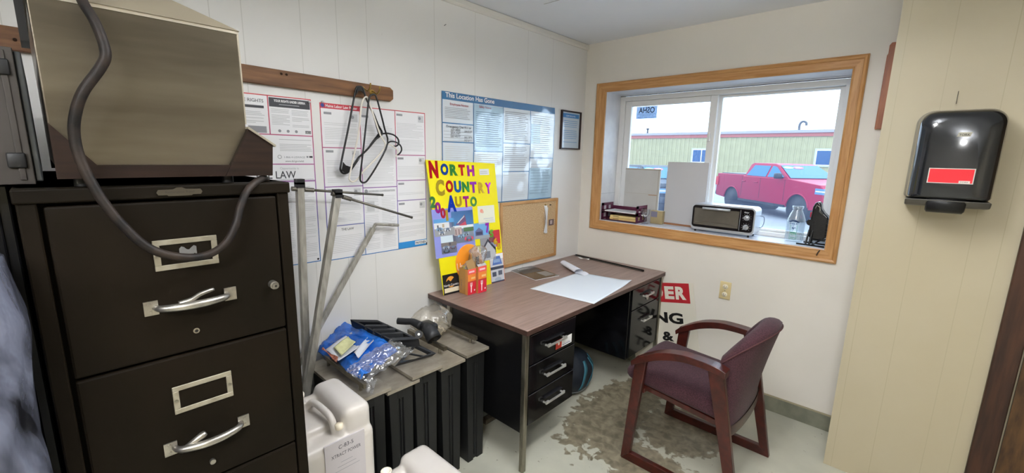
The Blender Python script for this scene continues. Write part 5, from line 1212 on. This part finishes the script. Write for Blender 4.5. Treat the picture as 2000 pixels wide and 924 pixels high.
# black gadget
t = thing('bench_gadget', (1.585, .07, SZ), 'black metal gadget on splayed bar feet at the right end of the sill', 'gadget')
GB = mat('glossy_black_casting', '#101013', .2, coat=.4)
m = MB(XZ); P = [(1.548, SZ+.055), (1.548, SZ+.16), (1.552, SZ+.225), (1.562, SZ+.250), (1.578, SZ+.255), (1.590, SZ+.240), (1.594, SZ+.215), (1.612, SZ+.190), (1.632, SZ+.170), (1.634, SZ+.06), (1.618, SZ+.035), (1.562, SZ+.035)]
m.prism(P, -.115, -.045, GB); m.build('casting', t, mods=[BEV(.010, 4)])
m = MB(XZ)
for k in range(12): m.box(1.600, 1.636, SZ+.045+.010*k, SZ+.049+.010*k, -.044, -.040, GB)
m.build('grip_ribs', t)
m = MB(); m.tube([(1.566, .043, SZ+.215), (1.572, .040, SZ+.235), (1.586, .040, SZ+.225), (1.588, .042, SZ+.200), (1.604, .043, SZ+.182)], .004, STEEL, 8); m.build('lever', t)
m = MB(); m.cyl((1.552, .030, SZ+.135), (1.552, .050, SZ+.135), .018, GB, 18); m.build('knob', t)
m = MB(); m.cyl((1.548, .09, SZ+.16), (1.548, .09, SZ+.19), .010, flat('#c01a34'), 12); m.build('red_button', t)
for a_, b2 in (((1.500, .030, SZ+.006), (1.636, .018, SZ+.006)), ((1.522, .120, SZ+.006), (1.636, .105, SZ+.006))): MB().tube([a_, b2], .006, BLACKM, 4).build('foot_bar', t)
for x, y in ((1.545, .030), (1.562, .026), (1.560, .110)): MB().cyl((x, y, SZ+.01), (x+.006, y+.02, SZ+.09), .005, BLACKM, 8).build('leg', t)
MB().box(1.555, 1.63, .06, .09, SZ+.030, SZ+.040, BLACKM).tube([(1.575, .03, SZ+.008), (1.615, .075, SZ+.04)], .004, BLACKM, 6).build('brace', t)

# ------------------------------------------------------------------ outside
GZ = -.5
MB().box(-60, 40, .30, 120, GZ-.2, GZ, mat('pale_parking_lot', '#85888c', .7, col2='#75787d', nscale=.6, bump=.1, bscale=5)).build('parking_lot', **ST)
BY = 38
t = thing('warehouse_building', (-14, BY+6, GZ), 'long pale green ribbed metal warehouse with a red-brown roof trim', 'building')
SID = mat('pale_green_siding', '#a19b74', .6, col2='#9a946e', nscale=1.5)
bx0, bx1 = -45, 14
m = MB(); m.box(bx0, bx1, BY, BY+14, GZ, 3.5, SID)
k = bx0
while k < bx1: m.box(k, k+.06, BY-.05, BY, GZ+.35, 3.5, SID); m.box(k+.2, k+.22, BY-.02, BY, GZ+.35, 3.5, SID); k += .40
m.build('siding', t)
m = MB(); m.box(bx0-.2, bx1+.2, BY-.12, BY+14.2, 3.5, 3.78, mat('red_brown_trim', '#9a5148', .5)); m.build('trim_band', t)
m = MB(); m.box(bx0-.25, bx1+.25, BY-.22, BY+14.3, 3.78, 4.0, mat('grey_gutter', '#8e8a90', .5)); m.build('gutter', t)
m = MB(); m.box(bx0, bx1, BY-.06, BY, GZ, GZ+.35, mat('building_footing', '#8d8670', .8)); m.build('footing', t)
for x0, x1 in ((-13.3, -11.7), (-3.85, -1.4)):
    m = MB(); z0, z1 = 1.30, 2.46
    m.box(x0-.12, x1+.12, BY-.10, BY-.051, z0-.12, z1+.12, flat('#a7a894')).box(x0, x1, BY-.12, BY-.10, z0, z1, VINYL)
    wd = m.build('window', t); n_ = 2; w_ = (x1-x0)/n_
    for k in range(n_): MB().box(x0+w_*k+.04, x0+w_*(k+1)-.04, BY-.135, BY-.12, z0+.05, z1-.05, mat('far_blue_glass', '#274a74', .2, spec=.3)).build('pane', wd)
m = MB(); vx = -5.4; m.tube(spline([(vx, BY+1, 4.0), (vx, BY+1, 4.5), (vx+.18, BY+1, 4.72), (vx+.42, BY+1, 4.62), (vx+.46, BY+1, 4.40)], 5), .09, flat('#4a4c52'), 10); m.build('roof_vent', t)
m = MB(); m.cyl((-18.4, BY+1, 4.0), (-18.4, BY+1, 4.45), .09, BLACKM, 10).cyl((-18.4, BY+1, 4.4), (-18.4, BY+1, 4.55), .14, BLACKM, 10); m.build('roof_pipe', t)

def vehicle(kind, T, lab, paint, cat, nm):
    loc = T.to_translation()
    t = thing(nm, tuple(loc), lab, cat)
    PT = mat(nm+'_paint', paint, .45, 0, spec=.2, coat=.12); GLS = mat('tinted_auto_glass', '#2a6288', .2, spec=.25); TR = mat('tyre_rubber', '#1b1d22', .7); BT = mat('black_trim', '#1c2026', .4)
    ax = (1.93, -1.77); wr = .42; ar = .50
    if kind == 'truck': prof_top = [(2.97, .78), (2.95, 1.18), (2.80, 1.30), (1.40, 1.43), (-1.10, 1.43), (-1.13, 1.47), (-2.90, 1.47), (-2.93, 1.2), (-2.95, .7)]
    else: prof_top = [(2.45, .70), (2.45, 1.08), (2.30, 1.18), (1.15, 1.28), (-2.40, 1.30), (-2.48, 1.0), (-2.48, .6)]
    if kind != 'truck': ax = (1.50, -1.45); wr = .39; ar = .46
    def arch(cx): return [(cx+ar*math.cos(R(180-180*k/14)), .44+ar*math.sin(R(180-180*k/14))) for k in range(15)]
    bot = [(prof_top[-1][0]+.05, .50)]+arch(ax[1])+arch(ax[0])+[(prof_top[0][0]-.05, .48)]
    W2 = 1.0 if kind == 'truck' else .95
    YZ = frame((0, 0, 0), (1, 0, 0), (0, 0, 1))
    m = MB(T); m.prism(bot+prof_top, -W2, W2, PT, YZ); b = m.build('body', t, mods=[BEV(.035, 3)])
    if kind == 'truck': g4 = [(1.38, 1.42), (.56, 1.90), (.35, 1.95), (-.85, 1.96), (-.98, 1.90), (-1.10, 1.42)]
    else: g4 = [(1.10, 1.27), (.35, 1.72), (.1, 1.78), (-2.0, 1.76), (-2.2, 1.68), (-2.38, 1.29)]
    zb, zt = g4[0][1], max(z for _, z in g4); tp = lambda z: .95-.19*(z-zb)/(zt-zb)
    def side(x, z, s_, e=0): return (x, s_*(W2*tp(z)+e), z)
    m = MB(T); n_ = len(g4)
    vs = [side(x, z, 1) for x, z in g4]+[side(x, z, -1) for x, z in g4]
    m.add(vs, [tuple(range(n_))[::-1], tuple(range(n_, 2*n_))]+[(i, (i+1) % n_, n_+(i+1) % n_, n_+i) for i in range(n_)], PT); m.build('cab', t, mods=[BEV(.02, 2)])
    def win(pl, name='side_window'):
        for s_ in (1, -1):
            m = MB(T); m.add([side(x, z, s_, .012) for x, z in pl], [tuple(range(len(pl)))[::(-1 if s_ > 0 else 1)]], GLS); m.build(name, t)
    if kind == 'truck':
        win([(1.12, 1.47), (.56, 1.82), (.40, 1.86), (.30, 1.86), (.25, 1.45)]); win([(.15, 1.45), (.20, 1.86), (-.72, 1.87), (-.98, 1.46)])
        ws = [(1.36, 1.45), (.60, 1.885)]
    else:
        win([(.90, 1.32), (.40, 1.64), (.10, 1.69), (.0, 1.31)]); win([(-.08, 1.31), (.0, 1.69), (-.95, 1.69), (-1.0, 1.32)]); win([(-1.08, 1.32), (-1.05, 1.69), (-1.95, 1.67), (-2.15, 1.33)]); ws = [(1.08, 1.30), (.38, 1.70)]
    (xa, za), (xb, zb2) = ws; ya, yb = W2*tp(za)-.05, W2*tp(zb2)-.05; nrm = Vector((za-zb2, 0, xb-xa)).normalized(); nrm = -nrm if nrm.x < 0 else nrm; o_ = nrm*.014
    wq = [Vector((xa, -ya, za))+o_, Vector((xa, ya, za))+o_, Vector((xb, yb, zb2))+o_, Vector((xb, -yb, zb2))+o_]
    m = MB(T); m.add(wq, [(0, 1, 2, 3)], GLS); wsn = m.build('windshield', t)
    for f_, cc in ((.78, '#8fd8a8'), (.50, '#e0566c')):
        c0 = wq[0].lerp(wq[1], 1-f_).lerp(wq[3].lerp(wq[2], 1-f_), .80)+nrm*.01; c0 = wq[0].lerp(wq[1], 1-f_ if False else (.14 if cc == '#8fd8a8' else .40)).lerp(wq[3].lerp(wq[2], (.14 if cc == '#8fd8a8' else .40)), .80)+nrm*.008
        uu = Vector((0, 1, 0)); vv = nrm.cross(uu).normalized()
        m = MB(T); m.poly([c0+uu*.20*math.cos(R(18*k))+vv*.085*math.sin(R(18*k)) for k in range(20)], flat(cc)); m.poly([c0+nrm*.002+uu*.13*math.cos(R(18*k))+vv*.03*math.sin(R(18*k)) for k in range(20)], flat('#f3e6e2' if cc != '#8fd8a8' else '#dff5e4')); m.build('windshield_sticker', wsn)
    for cx in ax:
        for s_ in (1, -1):
            m = MB(T); m.lathe([(0, -.12), (wr*.9, -.12), (wr, -.08), (wr, .08), (wr*.93, .12), (wr*.60, .12), (wr*.58, .09)], TR, M=Matrix.Translation((cx, s_*(W2-.14), wr)) @ Matrix.Rotation(R(-90*s_), 4, 'X'), seg=36); wh = m.build('wheel', t)
            m = MB(T); MM = Matrix.Translation((cx, s_*(W2-.14), wr)) @ Matrix.Rotation(R(-90*s_), 4, 'X')
            m.lathe([(0, .085), (wr*.18, .085), (wr*.18, .075), (wr*.58, .06), (wr*.60, .12)], mat('rim_dark', '#3c434d', .35, .7), M=MM)
            for k in range(6): m.box(.04, wr*.57, -.025, .025, .07, .105, mat('rim_bright', '#8d949c', .3, .8), MM @ Matrix.Rotation(R(60*k), 4, 'Z'))
            m.build('rim', wh)
            m = MB(T)
            P = [(cx+(ar+.01)*math.cos(R(8+164*k/16)), s_*(W2+.004), .44+(ar+.01)*math.sin(R(8+164*k/16))) for k in range(17)]; m.tube(P, .028, PT if kind == 'truck' else BT, 6); m.build('wheel_arch', t)
            if s_ == 1:
                m = MB(T); m.lathe([(0, 0), (ar-.01, 0), (ar-.01, 2*W2-.03), (0, 2*W2-.03)], flat('#0b0c0e'), M=Matrix.Translation((cx, W2-.015, .44)) @ Matrix.Rotation(R(90), 4, 'X')); m.build('wheel_well', t)
    xf = prof_top[0][0]; k_ = 1 if kind == 'truck' else .85
    m = MB(T); m.box(xf-.02, xf+.02, -.62, .62, .82*k_, 1.20*k_, BT)
    for i in range(5): m.box(xf+.02, xf+.035, -.62, .62, (.84+.075*i)*k_, (.86+.075*i)*k_, mat('grille_chrome', '#aab2bc', .25, .9))
    m.build('grille', t)
    for s_ in (1, -1):
        m = MB(T); ys = sorted((s_*(W2-.02+.03), s_*.64)); m.box(xf-.33, xf+.015, ys[0] if s_ < 0 else ys[0], ys[1], 1.0*k_, 1.19*k_, mat('headlight_lens', '#5d7fa8', .1, coat=1)); h = m.build('headlight', t)
        m = MB(T); m.box(xf-.30, xf+.022, ys[0]-.003, ys[1]+.003, 1.08*k_, 1.11*k_, WHITEP); m.build('light_bar', h)
        m = MB(T); m.bbox(.95 if kind == 'truck' else .75, 1.12 if kind == 'truck' else .92, s_*(W2+.14)-.12, s_*(W2+.14)+.12, 1.42*k_, 1.62*k_, BT, .04, 3); m.tube([(1.03*k_, s_*(W2-.08), 1.45*k_), (1.03*k_, s_*(W2+.1), 1.50*k_)], .03, BT, 8); m.build('side_mirror', t)
        for dx in ((-.05, -1.15, 1.25) if kind == 'truck' else (-.05, -1.05, 1.0)):
            m = MB(T); m.box(dx-.008, dx+.008, s_*W2-.003, s_*W2+.003, .62, 1.40*k_, flat('#3a0d1c' if kind == 'truck' else '#0a0a0c')); m.build('door_seam', t)
        for dx in (-.25, -1.3+.3):
            m = MB(T); m.bbox(dx-.13, dx+.07, s_*(W2+.02)-.015, s_*(W2+.02)+.015, 1.20*k_, 1.24*k_, PT, .01, 2); m.build('door_handle', t)
        m = MB(T); m.box(ax[1]+.55, ax[0]-.55, s_*W2-.06, s_*W2+.05, .42, .50, BT); m.build('running_board', t)
    m = MB(T); m.bbox(xf-.10, xf+.06, -W2+.04, W2-.04, .50, .72, BT if kind != 'truck' else PT, .04, 3); m.build('front_bumper', t)
    m = MB(T); xr_ = prof_top[-1][0]; m.bbox(xr_-.10, xr_+.05, -W2+.04, W2-.04, .52, .70, BT, .03, 3); m.build('rear_bumper', t)
    for s_ in (1, -1):
        m = MB(T); m.box(xr_-.01, xr_+.16, s_*W2-.03, s_*W2+.01, .95, 1.32, flat('#b01024')); m.build('tail_light', t)
    if kind == 'truck':
        m = MB(T); m.box(-2.82, -1.22, -.85, .85, 1.471, 1.50, BT); m.build('bed_cover', t)
    return t
fw_ = at(1551, 432, 'z', GZ); rw_ = at(1421, 406, 'z', GZ); hd = (fw_-rw_); ang = math.atan2(hd.y, hd.x); dlt = hd.normalized()
perp = Vector((-dlt.y, dlt.x, 0))*1.0      # from the near side wheels to the middle line
mid = fw_-dlt*1.93+perp
TRK = vehicle('truck', Matrix.Translation((mid.x, mid.y, GZ)) @ Matrix.Rotation(ang, 4, 'Z'), 'bright red crew cab pickup truck parked outside in front of the warehouse', '#8e0530', 'pickup truck', 'pickup_truck')
sp_ = at(1283, 424, 'z', GZ); a2 = ang; d2 = Vector((math.cos(a2), math.sin(a2), 0)); p2_ = Vector((-d2.y, d2.x, 0))*.95
mid = sp_-d2*2.45+p2_
vehicle('suv', Matrix.Translation((mid.x, mid.y, GZ)) @ Matrix.Rotation(a2, 4, 'Z'), 'black sport utility vehicle outside, mostly hidden behind the white window panels', '#11161d', 'car', 'sport_utility_vehicle')
p = at(1598, 494, 'y', -.012)
m = MB(); m.tube(spline([(p.x-.006, -.008, p.z-.016), (p.x-.004, -.024, p.z-.010), (p.x, -.026, p.z+.004), (p.x+.006, -.016, p.z+.016)], 4), .0028, flat('#2a2421'), 8)
m.build('casing_hook', label='small dark bent hook on the lower right corner of the oak window casing', cat='hook')
p = at(868, 50, 'x', .002)
m = MB(); m.tube([(.0, p.y, p.z), (.016, p.y, p.z+.004)], .0016, flat('#4a4a4c'), 6); m.build('wall_nail', label='small nail high on the left wall above the blue poster', cat='nail')
